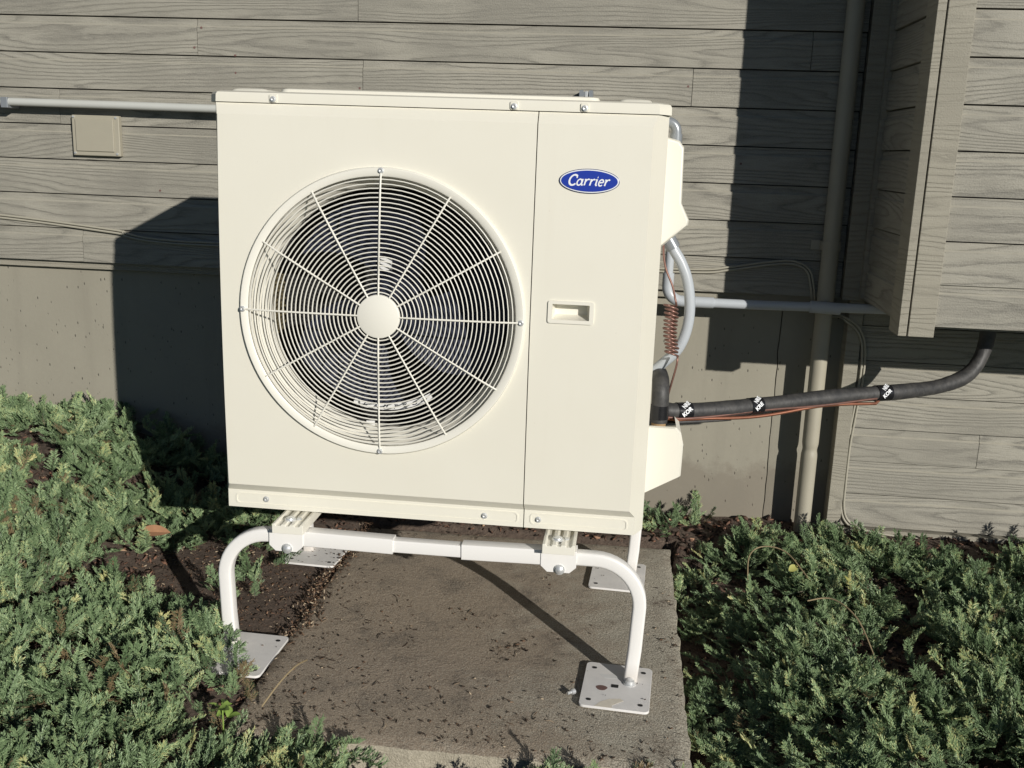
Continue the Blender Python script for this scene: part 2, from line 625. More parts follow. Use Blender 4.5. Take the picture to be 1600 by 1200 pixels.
gx = axis_coords(-1.5, 2.6, 0.022, 60)
gy = axis_coords(-2.0, 0.3, 0.022, 60)
gv = []
for yy in gy:
    for xx in gx:
        inside = -1.6 < xx < 2.7 and -2.1 < yy < 0.4
        gv.append((xx, yy, soil_h(min(max(xx, -1.6), 2.7), min(max(yy, -2.1), 0.4)) if inside else soil_h(min(max(xx, -1.6), 2.7), min(max(yy, -2.1), 0.3))))
W = len(gx)
gf = [(j * W + i, j * W + i + 1, (j + 1) * W + i + 1, (j + 1) * W + i) for j in range(len(gy) - 1) for i in range(W - 1)]
g = MB().add(gv, gf).build("ground", M_SOIL, None, smooth=180)
g.data.materials.append(simple("added_dark_lawn", (0.028, 0.045, 0.016), 0.9, 0, 0.4, 9.0, 0.5, 60.0))  # unseen lawn added beyond the bed, dark to cut bounce onto the wall
for p in g.data.polygons:
    c = p.center
    if c.x < -1.55 or c.x > 2.65 or c.y < -1.95:
        p.material_index = 1
tag(g, "dark brown soil bed in front of the house wall", kind="structure")

# concrete slab: chipped edges, slightly uneven top
sv, sf = [], []
nx, ny = 60, 70
for j in range(ny + 1):
    for i in range(nx + 1):
        x = SX0 + (SX1 - SX0) * i / nx
        y = SY0 + (SY1 - SY0) * j / ny
        e = min(i, nx - i, j, ny - j)
        drop = 0.007 if e == 0 else (0.0015 if e == 1 else 0)
        jit = 0.0055 * noise.noise(Vector((x * 22, y * 22, 3)))
        if i in (0, nx):
            x += jit * (1.4 if i == nx else 1)
        if j in (0, ny):
            y += jit
        z = -drop + 0.0016 * noise.noise(Vector((x * 5, y * 5, 9))) + 0.0008 * noise.noise(Vector((x * 40, y * 40, 9)))
        sv.append((x, y, z))
sf = [(j * (nx + 1) + i, j * (nx + 1) + i + 1, (j + 1) * (nx + 1) + i + 1, (j + 1) * (nx + 1) + i) for j in range(ny) for i in range(nx)]
per = [i for i in range(nx + 1)] + [j * (nx + 1) + nx for j in range(1, ny + 1)] + [ny * (nx + 1) + i for i in range(nx - 1, -1, -1)] + [j * (nx + 1) for j in range(ny - 1, 0, -1)]
base = len(sv)
for k in per:
    p = sv[k]
    sv.append((p[0], p[1], -SLAB_H))
for k in range(len(per)):
    k2 = (k + 1) % len(per)
    sf.append((per[k], base + k, base + k2, per[k2]))
slab = MB().add(sv, sf).build("concrete_slab", M_SLAB, None, smooth=50)
tag(slab, "grey concrete slab stained with soil under the unit", kind="structure")

# ------------------------------------------------------------------ house wall
YW = 0.17            # face of the siding
YC = 0.215           # face of the concrete
Z0, CH = 0.771, 0.1122
TOPZ = 0.771 + CH * 22


def plank_profile(z0, h, dy=0.0):
    """(outward, z) of one channel-siding board"""
    return [(-0.024, z0 + 0.0032), (0.0 + dy, z0 + 0.0032), (0.0 + dy, z0 + h - 0.0245), (-0.0055 + dy, z0 + h - 0.0205),
            (-0.0065 + dy, z0 + h - 0.0005), (-0.024, z0 + h - 0.0005)]


def highlight_edge(o):
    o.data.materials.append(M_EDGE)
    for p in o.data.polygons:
        if 0.3 < p.normal.z < 0.95:  # upward-facing chamfers take the painted highlight colour
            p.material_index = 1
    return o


def planks_x(parent, y, x0, x1, zs, joints, flip=1):
    for k, (z, h) in enumerate(zs):
        cuts = sorted([x0] + [c for c in joints.get(k, []) if x0 + 0.1 < c < x1 - 0.1] + [x1])
        for a, b in zip(cuts[:-1], cuts[1:]):
            dy = random.uniform(-0.0012, 0.0012)
            poly = [(y - o, zz) for o, zz in plank_profile(z, h, dy)]
            highlight_edge(MB().prism(poly, 0, a + 0.0009, b - 0.0009).build("plank", M_WOOD, parent, smooth=0))


house = thing("house_wall", (0.4, YW, 0), "weathered grey wooden plank house wall above a painted concrete foundation", "wall")
joints = {}
for k in range(22):
    x = -3.0 + random.uniform(0.2, 1.6)
    joints[k] = []
    while x < 1.6:
        joints[k].append(x)
        x += random.uniform(1.0, 2.6)
joints[0] = [-0.9, 0.45]
joints[1] = [-0.2, 1.9]
joints[2] = [0.62]
joints[3] = [-1.2, 0.2]
joints[4] = [-0.95, 0.75]
joints[5] = [0.06, 1.078]
joints[6] = [-0.475, 1.42]
joints[7] = [0.045]
planks_x(house, YW, -3.0, 1.575, [(Z0 + CH * k, CH) for k in range(22)], joints)
for (x, z) in ((-0.352, 1.449), (-0.352, 1.396), (1.065, 1.392), (0.05, 1.36), (-0.485, 1.47), (-0.46, 1.53), (0.6, 1.01), (1.24, 1.17), (-0.21, 0.90), (0.74, 1.27), (-0.62, 1.02)):
    MB().cyl((x, YW - 0.0012, z), (x, YW + 0.004, z), 0.0036, 8).build("nail_head", M_RUST, house, 0)
# corner board where the wall meets the projecting bay
MB().box(1.578, 1.638, YW - 0.022, YW + 0.02, Z0, TOPZ).build("corner_board", M_TRIM, house, 0, 0.002)
# backing behind the joints
MB().box(-3.0, 1.66, YW + 0.024, YW + 0.05, Z0 - 0.0, TOPZ).build("wall_sheathing", M_INT, house, 0)
# skirt strip under the lowest board, over the concrete
MB().box(-3.0, 1.61, 0.192, 0.222, 0.748, Z0 + 0.002).build("skirt_board", M_TRIM, house, 0, 0.002)


def foundation(x0, x1):
    nxx = max(4, int((x1 - x0) / 0.04))
    v, f = [], []
    zs = np.linspace(-0.2, 0.748, 24)
    for zz in zs:
        for i in range(nxx + 1):
            x = x0 + (x1 - x0) * i / nxx
            edge = 0.004 if i in (0, nxx) else 0
            chip = 0.004 * noise.noise(Vector((x * 20, 0, zz * 25))) if i in (0, nxx) else 0
            v.append((x + chip, YC + edge + 0.0012 * noise.noise(Vector((x * 4, 7, zz * 4))), zz))
    for j in range(len(zs) - 1):
        for i in range(nxx):
            f.append((j * (nxx + 1) + i, j * (nxx + 1) + i + 1, (j + 1) * (nxx + 1) + i + 1, (j + 1) * (nxx + 1) + i))
    n0 = len(v)
    m = MB().add(v, f)
    m.box(x0 + 0.003, x1 - 0.003, YC + 0.006, YC + 0.2, -0.2, 0.747)
    return m.build("foundation", M_CONC, house, smooth=40)


foundation(-3.0, 1.411)
foundation(1.414, 1.66)
# lower wall to the right, clad down to the ground
lz = [(0.03 + 0.11 * k, 0.11) for k in range(7)]
lj = {1: [2.5], 3: [2.3], 4: [3.0], 2: [2.05]}
planks_x(house, YW, 1.653, 4.0, lz, lj)
MB().box(1.606, 1.650, YW - 0.012, YC + 0.05, -0.15, 0.80).build("trim_board", M_TRIM, house, 0, 0.002)
MB().box(1.652, 4.0, YW - 0.016, YW + 0.05, -0.2, 0.0275).build("plinth_board", M_TRIM, house, 0, 0.002)
MB().box(1.64, 4.0, YW + 0.024, YW + 0.06, -0.2, 0.8).build("wall_sheathing", M_INT, house, 0)

# projecting bay
BX, BY, BZ = 1.638, -0.345, 0.780
bay = thing("projecting_bay", (2.3, -0.1, BZ), "plank-clad bay jutting from the wall, its near side in deep shade", "bay")
for k in range(22):
    z, h = Z0 + CH * k, CH
    prof = plank_profile(z + (0.003 if k == 0 else 0), h)
    # left side, facing the unit
    poly = [(BX - o, zz) for o, zz in prof]
    cut = -0.262
    highlight_edge(MB().prism(poly, 1, cut + 0.001, YW - 0.049).build("plank", M_WOOD, bay, 0))
    poly = [(BY - o, zz) for o, zz in prof]
    cuts = [BX + 0.074, 3.6] if k % 3 else [BX + 0.074, 2.2 + 0.1 * (k % 5), 3.6]
    for a, b in zip(cuts[:-1], cuts[1:]):
        highlight_edge(MB().prism(poly, 0, a, b - 0.001).build("plank", M_WOOD, bay, 0))
MB().box(BX + 0.024, 3.6, BY + 0.024, YW - 0.002, BZ, TOPZ).build("bay_core", M_INT, bay, 0)
MB().box(BX - 0.018, BX + 0.004, BY - 0.012, -0.264, BZ - 0.03, TOPZ).build("corner_board", M_TRIM, bay, 0, 0.002)
MB().box(BX - 0.012, BX + 0.03, YW - 0.048, YW - 0.0225, BZ, TOPZ).build("corner_board", M_TRIM, bay, 0, 0.002)
MB().box(BX + 0.007, BX + 0.072, BY - 0.014, BY + 0.02, BZ - 0.03, TOPZ).build("corner_board", M_TRIM, bay, 0, 0.002)
MB().box(BX + 0.02, 3.58, BY + 0.03, YW - 0.004, BZ - 0.012, BZ - 0.001).build("soffit_panel", M_TRIM, bay, 0)

# unseen eave added to cut sky light: soffit boards, fascia, gutter for the downspout
eave = thing("added_eave", (0.0, -0.1, TOPZ), "unseen boarded eave with a gutter, added high above the plank wall to cut sky light", "eave")
for k in range(5):
    MB().box(-3.2, 3.8, YW - 0.02 - 0.13 * (k + 1) + 0.003, YW - 0.02 - 0.13 * k, TOPZ + 0.001, TOPZ + 0.02).build("soffit_board", M_TRIM, eave, 0)
MB().box(-3.2, 3.8, YW - 0.70, YW - 0.672, TOPZ - 0.03, TOPZ + 0.16).build("fascia_board", M_TRIM, eave, 0)
m = MB()
gp = [(YW - 0.70 - 0.055 + 0.055 * math.cos(a), TOPZ + 0.10 + 0.055 * math.sin(a)) for a in np.linspace(math.pi, 2 * math.pi, 12)]
m.prism(gp + [(p[0] * 1.0, p[1] + 0.004) for p in reversed(gp)], 0, -3.2, 3.8)
m.build("gutter", M_DOWN, eave, 30)

# downspout
DX, DY, DR = 1.527, 0.143, 0.0255
dn = thing("downspout", (DX, DY, 0), "round painted downspout pipe running down the wall beside the bay", "downspout")
pts = [(DX, DY, -0.06)] + [(DX + 0.002 * math.sin(z * 3), DY, z) for z in np.linspace(0.02, TOPZ, 30)]
rad = [DR * (1 - 0.10 * math.exp(-((p[2] - 0.29) / 0.012) ** 2)) for p in pts]
zz = np.concatenate([np.linspace(-0.06, 0.24, 6), np.linspace(0.25, 0.33, 14), np.linspace(0.36, TOPZ, 14)])
pts = [(DX, DY, z) for z in zz]
rad = [DR * (1 - 0.12 * math.exp(-((z - 0.29) / 0.012) ** 2)) for z in zz]
MB().tube(pts, rad, 24).build("pipe", M_DOWN, dn, 50)
for zc in (0.935, 2.1):
    m = MB()
    m.lathe([(DR + 0.001, -0.014), (DR + 0.0035, -0.014), (DR + 0.0035, 0.014), (DR + 0.001, 0.014)], (DX, DY, zc), 'z', 24, True)
    m.box(DX - DR - 0.03, DX - DR + 0.004, YW - 0.006, YW - 0.002, zc - 0.014, zc + 0.014)
    m.box(DX - DR - 0.004, DX - DR + 0.002, DY, YW - 0.002, zc - 0.014, zc + 0.014)
    m.build("pipe_strap", M_DOWN, dn, 40)

# ------------------------------------------------------------------ conduits and cables on the wall
PVC_Y = 0.100
cd = thing("wall_conduit", (1.2, PVC_Y, 0.749), "grey conduit with an elbow running level along the wall foot behind the unit", "conduit")
el = [(1.042, PVC_Y, 1.12), (1.042, PVC_Y, 0.80)]
MB().tube(el, 0.0135, 16).build("riser_pipe", M_PVC, cd, 50)
arc = [(1.042 + 0.045 * (1 - math.cos(a)), PVC_Y, 0.795 - 0.045 * math.sin(a)) for a in np.linspace(0, math.pi / 2, 10)]
MB().tube([(1.042, PVC_Y, 0.835)] + arc + [(1.12, PVC_Y, 0.750)], 0.0175, 18).build("elbow", M_PVC, cd, 50)
MB().tube([(1.10, PVC_Y, 0.749), (1.30, PVC_Y, 0.749), (1.72, PVC_Y, 0.755)], 0.0145, 16).build("level_pipe", M_PVC, cd, 50)
MB().cyl((1.1, PVC_Y, 0.7492), (1.185, PVC_Y, 0.7492), 0.0172, 18).build("coupling", M_PVC, cd, 50)
MB().cyl((1.475, PVC_Y, 0.752), (1.565, PVC_Y, 0.749), 0.0185, 18).build("coupling", M_PVC, cd, 50)

cl = thing("upper_conduit", (-0.6, 0.118, 1.283), "pale grey conduit fixed level along the planks left of the unit", "conduit")
MB().tube([(-3.0, 0.118, 1.29), (-0.7, 0.118, 1.2845), (0.72, 0.118, 1.277)], 0.0125, 16).build("pipe", M_PVCP, cl, 50)
for x in (-1.1, 0.1):
    MB().box(x - 0.012, x + 0.012, 0.103, YW - 0.001, 1.266, 1.299).build("clamp", M_FIT, cl, 0, 0.002)

st = thing("strut_bracket", (0.76, 0.13, 1.34), "short slotted grey steel strut on the wall just behind the unit's top", "bracket")
m = MB()
m.prism([(0.742, 1.25), (0.746, 1.25), (0.746, 1.368), (0.742, 1.368)], 1, 0.09, YW - 0.002)
m.prism([(0.778, 1.25), (0.782, 1.25), (0.782, 1.368), (0.778, 1.368)], 1, 0.09, YW - 0.002)
m.box(0.746, 0.778, YW - 0.007, YW - 0.003, 1.25, 1.368)
m.box(0.746, 0.754, 0.09, 0.094, 1.25, 1.368)
m.box(0.770, 0.778, 0.09, 0.094, 1.25, 1.368)
m.build("strut_channel", M_FIT, st, 0)
MB().box(0.758, 0.768, 0.094, 0.13, 1.30, 1.366).build("strut_nut", M_STEEL, st, 0, 0.002)

vb = thing("wall_outlet_box", (-0.82, 0.15, 1.19), "flat painted cover box on the planks at the left beneath the conduit", "outlet box")
MB().box(-0.90, -0.739, YW - 0.022, YW - 0.0015, 1.124, 1.252).build("housing", M_DOWN, vb, 0, 0.003)
MB().box(-0.886, -0.757, YW - 0.027, YW - 0.022, 1.138, 1.240).build("cover_plate", M_DOWN, vb, 0, 0.002)
for q in ((-0.748, 1.132), (-0.748, 1.246), (-0.892, 1.132), (-0.892, 1.246)):
    MB().cyl((q[0], YW - 0.0255, q[1]), (q[0], YW - 0.02, q[1]), 0.0035, 10).build("screw", M_STEEL, vb, 40)


def cable(name, label, pts, r=0.0037, sep=0.009):
    t = thing(name, pts[0], label, "cable")
    c = curve(pts, 10)
    MB().tube(c, r, 8).build("upper_strand", M_CABLE, t, 60)
    d = []
    for i, p in enumerate(c):
        tn = (c[min(i + 1, len(c) - 1)] - c[max(i - 1, 0)]).normalized()
        side = Vector((-tn.z, 0, tn.x))
        d.append(p - side * sep)
    MB().tube(d, r, 8).build("lower_strand", M_CABLE, t, 60)
    return t


cable("wall_cable", "pair of thin painted cables sagging across the planks behind the unit",
      [(-1.6, 0.164, 0.93), (-1.2, 0.164, 0.92), (-0.79, 0.164, 0.886), (-0.74, 0.164, 0.875), (-0.645, 0.164, 0.862), (-0.447, 0.164, 0.858), (0.2, 0.164, 0.866), (0.8, 0.164, 0.842),
       (1.133, 0.163, 0.843), (1.231, 0.163, 0.855), (1.346, 0.163, 0.876), (1.425, 0.163, 0.882), (1.474, 0.163, 0.858), (1.493, 0.163, 0.803), (1.503, 0.178, 0.755), (1.515, 0.20, 0.73)])
cable("corner_cable", "pair of thin painted cables looping down beside the downspout onto the lower planks",
      [(1.515, 0.19, 0.722), (1.57, 0.18, 0.722), (1.60, 0.15, 0.714), (1.64, 0.154, 0.684), (1.664, 0.157, 0.632), (1.671, 0.163, 0.531), (1.662, 0.163, 0.406), (1.655, 0.163, 0.300), (1.655, 0.163, 0.171),
       (1.658, 0.163, 0.094), (1.676, 0.163, 0.051), (1.717, 0.155, 0.028), (1.788, 0.15, 0.018), (1.889, 0.15, 0.012), (2.3, 0.15, 0.0), (3.0, 0.15, 0.0)])

# ------------------------------------------------------------------ heat pump outdoor unit
UB = 0.354
unit = thing("heat_pump_unit", (0.49, -0.70, UB), "cream outdoor heat pump with a round fan grille and blue oval badge", "heat pump")
YB = -0.497          # back of the body
YS = -0.845         # where the sides begin
YF = -0.91          # main front face
XS = 0.712          # seam between the two front panels


def screw(x, y, z, parent, r=0.0052):
    m = MB()
    m.lathe([(r * 1.35, 0.0), (r * 1.35, -0.0012), (r, -0.0016), (r * 0.9, -0.0045), (r * 0.45, -0.0045), (0.0002, -0.003)], (x, y, z), 'y', 14)
    return m.build("screw", M_STEEL, parent, 40)


# sides, back, base pan
MB().box(0.0, 0.003, YS, YB, UB + 0.01, 1.2665).build("side_panel", M_CREAM, unit, 0)
MB().box(0.977, 0.98, YS, YB, UB + 0.01, 1.2665).build("side_panel", M_CREAM, unit, 0)
MB().box(0.003, 0.977, YB - 0.003, YB, UB + 0.01, 1.2665).build("rear_panel", M_INT, unit, 0)
MB().box(0.004, 0.976, YS - 0.002, YB + 0.002, UB + 0.002, UB + 0.03).build("base_pan", M_CREAM, unit, 0, 0.002)
for x in (0.185, 0.80):
    for y in (-0.80, -0.56):
        MB().box(x - 0.03, x + 0.03, y - 0.03, y + 0.03, UB - 0.008, UB + 0.004).build("mounting_foot", M_CREAM, unit, 0, 0.002)
# side vents of coil, seen through the fan
MB().box(0.012, 0.034, -0.80, YB - 0.004, UB + 0.04, 1.25).build("coil", M_COIL, unit, 0)
m = MB()
for k in range(44):
    z = UB + 0.06 + k * 0.02
    m.tube([(0.036, -0.79, z), (0.036, YB - 0.01, z)], 0.0045, 6)
m.build("coil_tubes", M_COIL, unit, 60)
MB().box(0.04, 0.70, YB - 0.03, YB - 0.004, UB + 0.04, 1.25).build("rear_coil", M_INT, unit, 0)
MB().box(0.705, 0.709, -0.84, YB - 0.004, UB + 0.035, 1.25).build("partition", M_INT, unit, 0)

# top lid
lid = MB()


def lid_ring(z, ins):
    c = 0.026
    x0, x1, y0, y1 = -0.004 + ins, 0.984 - ins, -0.898 + ins, YB - 0.005 - ins
    return [(x0 + c, y0, z), (x1 - c, y0, z), (x1, y0 + c * 1.5, z), (x1, y1, z), (x0, y1, z), (x0, y0 + c * 1.5, z)]


lid.rings([lid_ring(1.2662, 0), lid_ring(1.2815, 0.0005), lid_ring(1.2865, 0.003), lid_ring(1.2895, 0.009)])
top = lid.build("top_cover", M_CREAM, unit, 25)
m = MB()
m.rings([[(x, y, z) for x, y in rrect(0.15 + i, 0.835 - i, -0.872 + i, -0.56 - i, 0.02)] for z, i in ((1.2885, 0), (1.2965, 0.003), (1.2985, 0.008))])
m.build("raised_panel", M_CREAM, top, 30)
for a, b in ((0.04, 0.125), (0.872, 0.945)):
    m = MB()
    m.rings([[(x, y, z) for x, y in rrect(a + i, b - i, -0.868 + i, -0.58 - i, 0.012)] for z, i in ((1.2885, 0), (1.2950, 0.006), (1.297, 0.02))])
    m.build("raised_panel", M_CREAM, top, 60)
for x in (0.149, 0.661, 0.806):
    MB().prism(rrect(x - 0.0085, x + 0.0085, 1.267, 1.284, 0.0035), 1, -0.9005, -0.896).build("screw_tab", M_CREAM, top, 0, 0.0008)
    screw(x, -0.9003, 1.2735, top, 0.0048)

# front panels as stacks of outlines
LV = [(1.2645, -0.894, 0.021, 0.957, YS), (1.2405, YF, 0.0285, 0.9475, YS), (0.417, YF, 0.0305, 0.9475, YS), (0.3965, -0.888, 0.019, 0.9605, YS), (UB, -0.888, 0.019, 0.9605, YS)]


def strip(a, b, mb):
    mb.add([a[0], a[1], b[1], b[0]], [(0, 1, 2, 3)])




def weld(o):
    import bmesh
    bm = bmesh.new()
    bm.from_mesh(o.data)
    bmesh.ops.remove_doubles(bm, verts=bm.verts, dist=0.0002)
    bmesh.ops.recalc_face_normals(bm, faces=bm.faces)
    bm.to_mesh(o.data)
    bm.free()
    o.data.shade_smooth()
    o.data.set_sharp_from_angle(angle=R(9))
    return o


def bow(z):
    return -0.011 * max(0.0, 1 - ((z - 0.829) / 0.4118) ** 2)


def bowed(o, full=None):
    """bend a front part with the gently bowed face of the cabinet"""
    me = o.data
    for v in me.vertices:
        k = 1.0 if full else min(1, max(0, 1 - (v.co.y - YF) / 0.06))
        v.co.y += k * bow(v.co.z)
    me.update()
    return o


FC = (0.388, 0.829)     # fan centre
FR = 0.296
front = MB()
SM = 0.0011
# left chamfers, top and bottom slopes of the fan panel
for (z0, y0, l0, r0, s0), (z1, y1, l1, r1, s1) in zip(LV[:-1], LV[1:]):
    ns = 14 if z0 == 1.2405 else 1
    for q in range(ns):
        ta, tb = q / ns, (q + 1) / ns
        za, zb_ = z0 + (z1 - z0) * ta, z0 + (z1 - z0) * tb
        la, lb_ = l0 + (l1 - l0) * ta, l0 + (l1 - l0) * tb
        ya, yb_ = y0 + (y1 - y0) * ta, y0 + (y1 - y0) * tb
        front.add([(0, s0, za), (la, ya, za), (lb_, yb_, zb_), (0, s1, zb_)], [(0, 1, 2, 3)])
        if ns > 1:
            front.add([(XS - SM, ya, za), (XS - SM, ya + 0.014, za), (XS - SM, yb_ + 0.014, zb_), (XS - SM, yb_, zb_)], [(0, 1, 2, 3)])
    if z0 == 1.2405:
        continue
    if True:
        front.add([(l0, y0, z0), (XS - SM, y0, z0), (XS - SM, y1, z1), (l1, y1, z1)], [(0, 1, 2, 3)])
    front.add([(XS - SM, y0, z0), (XS - SM, y0 + 0.014, z0), (XS - SM, y1 + 0.014, z1), (XS - SM, y1, z1)], [(0, 1, 2, 3)])
front.add([(0, YS, UB), (0.019, -0.888, UB), (XS - SM, -0.888, UB), (XS - SM, YS, UB)], [(0, 1, 2, 3)])
# face with the round opening
NA = 96
inner = [(FC[0] + FR * math.cos(2 * math.pi * k / NA), YF, FC[1] + FR * math.sin(2 * math.pi * k / NA)) for k in range(NA)]
outer = []
xl, xr, zb, zt = 0.0295, XS - SM, 0.417, 1.2405
for k in range(NA):
    a = 2 * math.pi * k / NA
    dx, dz = math.cos(a), math.sin(a)
    t = min(((xr - FC[0]) / dx) if dx > 1e-9 else 1e9, ((xl - FC[0]) / dx) if dx < -1e-9 else 1e9,
            ((zt - FC[1]) / dz) if dz > 1e-9 else 1e9, ((zb - FC[1]) / dz) if dz < -1e-9 else 1e9)
    outer.append((FC[0] + dx * t, YF, FC[1] + dz * t))
NR = 8
ringv = []
for q in range(NR + 1):
    t = q / NR
    ringv.append([tuple(Vector(inner[k]).lerp(Vector(outer[k]), t)) for k in range(NA)])
for q in range(NR):
    for k in range(NA):
        k2 = (k + 1) % NA
        front.add([ringv[q][k], ringv[q][k2], ringv[q + 1][k2], ringv[q + 1][k]], [(0, 1, 2, 3)])
for k in range(NA):
    a, b = outer[k], outer[(k + 1) % NA]
    if abs(a[0] - b[0]) > 1e-6 and abs(a[2] - b[2]) > 1e-6:      # close the corner
        cx = a[0] if min(abs(a[0] - xl), abs(a[0] - xr)) < 1e-6 else b[0]
        cz = a[2] if min(abs(a[2] - zb), abs(a[2] - zt)) < 1e-6 else b[2]
        front.add([a, b, (cx, YF, cz)], [(0, 1, 2)])
fan_panel = front.build("fan_panel", M_CREAM, unit, 0)
weld(bowed(fan_panel))

sp = MB()
for (z0, y0, l0, r0, s0), (z1, y1, l1, r1, s1) in zip(LV[:-1], LV[1:]):
    ns = 14 if z0 == 1.2405 else 1
    for q in range(ns):
        za, zb_ = z0 + (z1 - z0) * q / ns, z0 + (z1 - z0) * (q + 1) / ns
        ya, yb_ = y0 + (y1 - y0) * q / ns, y0 + (y1 - y0) * (q + 1) / ns
        ra, rb_ = r0 + (r1 - r0) * q / ns, r0 + (r1 - r0) * (q + 1) / ns
        sp.add([(ra, ya, za), (0.98, s0, za), (0.98, s1, zb_), (rb_, yb_, zb_)], [(0, 1, 2, 3)])
        sp.add([(XS + SM, ya, za), (XS + SM, ya + 0.014, za), (XS + SM, yb_ + 0.014, zb_), (XS + SM, yb_, zb_)], [(0, 1, 2, 3)])
    if z0 != 1.2405:
        sp.add([(XS + SM, y0, z0), (r0, y0, z0), (r1, y1, z1), (XS + SM, y1, z1)], [(0, 1, 2, 3)])
hx0, hx1, hz0, hz1 = 0.7585, 0.8375, 0.8395, 0.8725         # handle opening
x0, x1, z0, z1 = XS + SM, 0.9475, 0.417, 1.2405
def face_rect(xa, xb, za, zb_, n):
    for q in range(n):
        u0, u1 = za + (zb_ - za) * q / n, za + (zb_ - za) * (q + 1) / n
        sp.add([(xa, YF, u0), (xb, YF, u0), (xb, YF, u1), (xa, YF, u1)], [(0, 1, 2, 3)])


xcuts = [x0, hx0, hx1, x1]
for xa, xb in zip(xcuts[:-1], xcuts[1:]):
    face_rect(xa, xb, z0, hz0, 8)
    face_rect(xa, xb, hz1, z1, 8)
face_rect(x0, hx0, hz0, hz1, 1)
face_rect(hx1, x1, hz0, hz1, 1)
sp.add([(XS + SM, -0.888, UB), (0.9605, -0.888, UB), (0.98, YS, UB), (XS + SM, YS, UB)], [(0, 1, 2, 3)])
service = sp.build("service_panel", M_CREAM, unit, 0)
weld(bowed(service))
# strip behind the seam so it reads as a dark joint
m = MB()
for q in range(16):
    za, zb_ = UB + 0.002 + (1.262 - UB - 0.002) * q / 16, UB + 0.002 + (1.262 - UB - 0.002) * (q + 1) / 16
    ya, yb_ = [(-0.876 if not 0.42 < z < 1.24 else -0.898 + bow(z)) for z in (za, zb_)]
    m.add([(XS - 0.004, ya, za), (XS + 0.004, ya, za), (XS + 0.004, yb_, zb_), (XS - 0.004, yb_, zb_)], [(0, 1, 2, 3)])
m.build("seam_backing", M_INT, unit, 0)


def slot(x0, x1, parent):
    m = MB()
    o = rrect(x0, x1, 0.3625, 0.3895, 0.009, 6)
    i = rrect(x0 + 0.003, x1 - 0.003, 0.3655, 0.3865, 0.007, 6)
    m.rings([[(p[0], -0.888, p[1]) for p in o], [(p[0], -0.8893, p[1]) for p in o], [(p[0], -0.8893, p[1]) for p in i], [(p[0], -0.8875, p[1]) for p in i]], False, False)
    m.build("pressed_rib", M_CREAM, parent, 40)


slot(0.037, 0.699, fan_panel)
slot(0.726, 0.945, service)
screw(0.110, -0.8885, 0.377, fan_panel)
screw(0.622, -0.8885, 0.375, fan_panel)
screw(0.745, -0.8885, 0.375, service)

# recessed handle
m = MB()
o = rrect(hx0 - 0.009, hx1 + 0.009, hz0 - 0.008, hz1 + 0.007, 0.005, 4)
i = rrect(hx0, hx1, hz0, hz1, 0.0015, 4)
bk = [(p[0] * 0.86 + 0.14 * (hx0 + hx1) / 2, p[1] * 0.75 + 0.25 * (hz1 - 0.004)) for p in i]
m.rings([[(p[0], YF + 0.0005, p[1]) for p in o], [(p[0], YF - 0.0035, p[1]) for p in o], [(p[0], YF - 0.0035, p[1]) for p in i], [(p[0], YF + 0.004, p[1]) for p in i], [(p[0], YF + 0.030, p[1]) for p in bk]], False, False)
n = len(bk)
m.add([(p[0], YF + 0.030, p[1]) for p in bk], [tuple(range(n))])
bowed(m.build("recessed_handle", M_CREAMW, service, 35), True)

# oval badge with lettering
BC = (0.8235, 1.1290)


def ell(a, b, y, n=48):
    return [(BC[0] + a * math.cos(2 * math.pi * k / n), y, BC[1] + b * math.sin(2 * math.pi * k / n)) for k in range(n)]


badge = MB().rings([ell(0.0622, 0.0250, YF), ell(0.0622, 0.0250, YF - 0.0022), ell(0.0612, 0.0241, YF - 0.0028)]).build("badge", M_RIM, service, 40)
MB().rings([ell(0.0606, 0.0236, YF - 0.0026), ell(0.0604, 0.0234, YF - 0.0034)]).build("badge_border", M_LET, badge, 40)
MB().rings([ell(0.0582, 0.0215, YF - 0.0030), ell(0.0581, 0.0214, YF - 0.0040)]).build("badge_field", M_BLUE, badge, 40)


def lettering(text, size, mat, parent, loc, rot, shear=0.0, off=0.0, name="lettering", ext=0.0004, sx=1.0, space=1.0):
    cu = bpy.data.curves.new(name, 'FONT')
    cu.body = text
    cu.size = size
    cu.shear = shear
    cu.offset = off
    cu.extrude = ext
    cu.align_x = 'CENTER'
    cu.align_y = 'CENTER'
    cu.space_character = space
    cu.resolution_u = 4
    tmp = bpy.data.objects.new(name, cu)
    COL.objects.link(tmp)
    dg = bpy.context.evaluated_depsgraph_get()
    me = bpy.data.meshes.new_from_object(tmp.evaluated_get(dg))
    bpy.data.objects.remove(tmp)
    bpy.data.curves.remove(cu)
    me.name = name
    me.materials.clear()
    me.materials.append(mat)
    o = bpy.data.objects.new(name, me)
    COL.objects.link(o)
    o.matrix_world = Matrix.LocRotScale(Vector(loc), rot, (sx, 1, 1))
    mw = o.matrix_world.copy()
    me.transform(mw)
    o.matrix_world = Matrix.Identity(4)
    if parent:
        attach(o, parent)
    return o


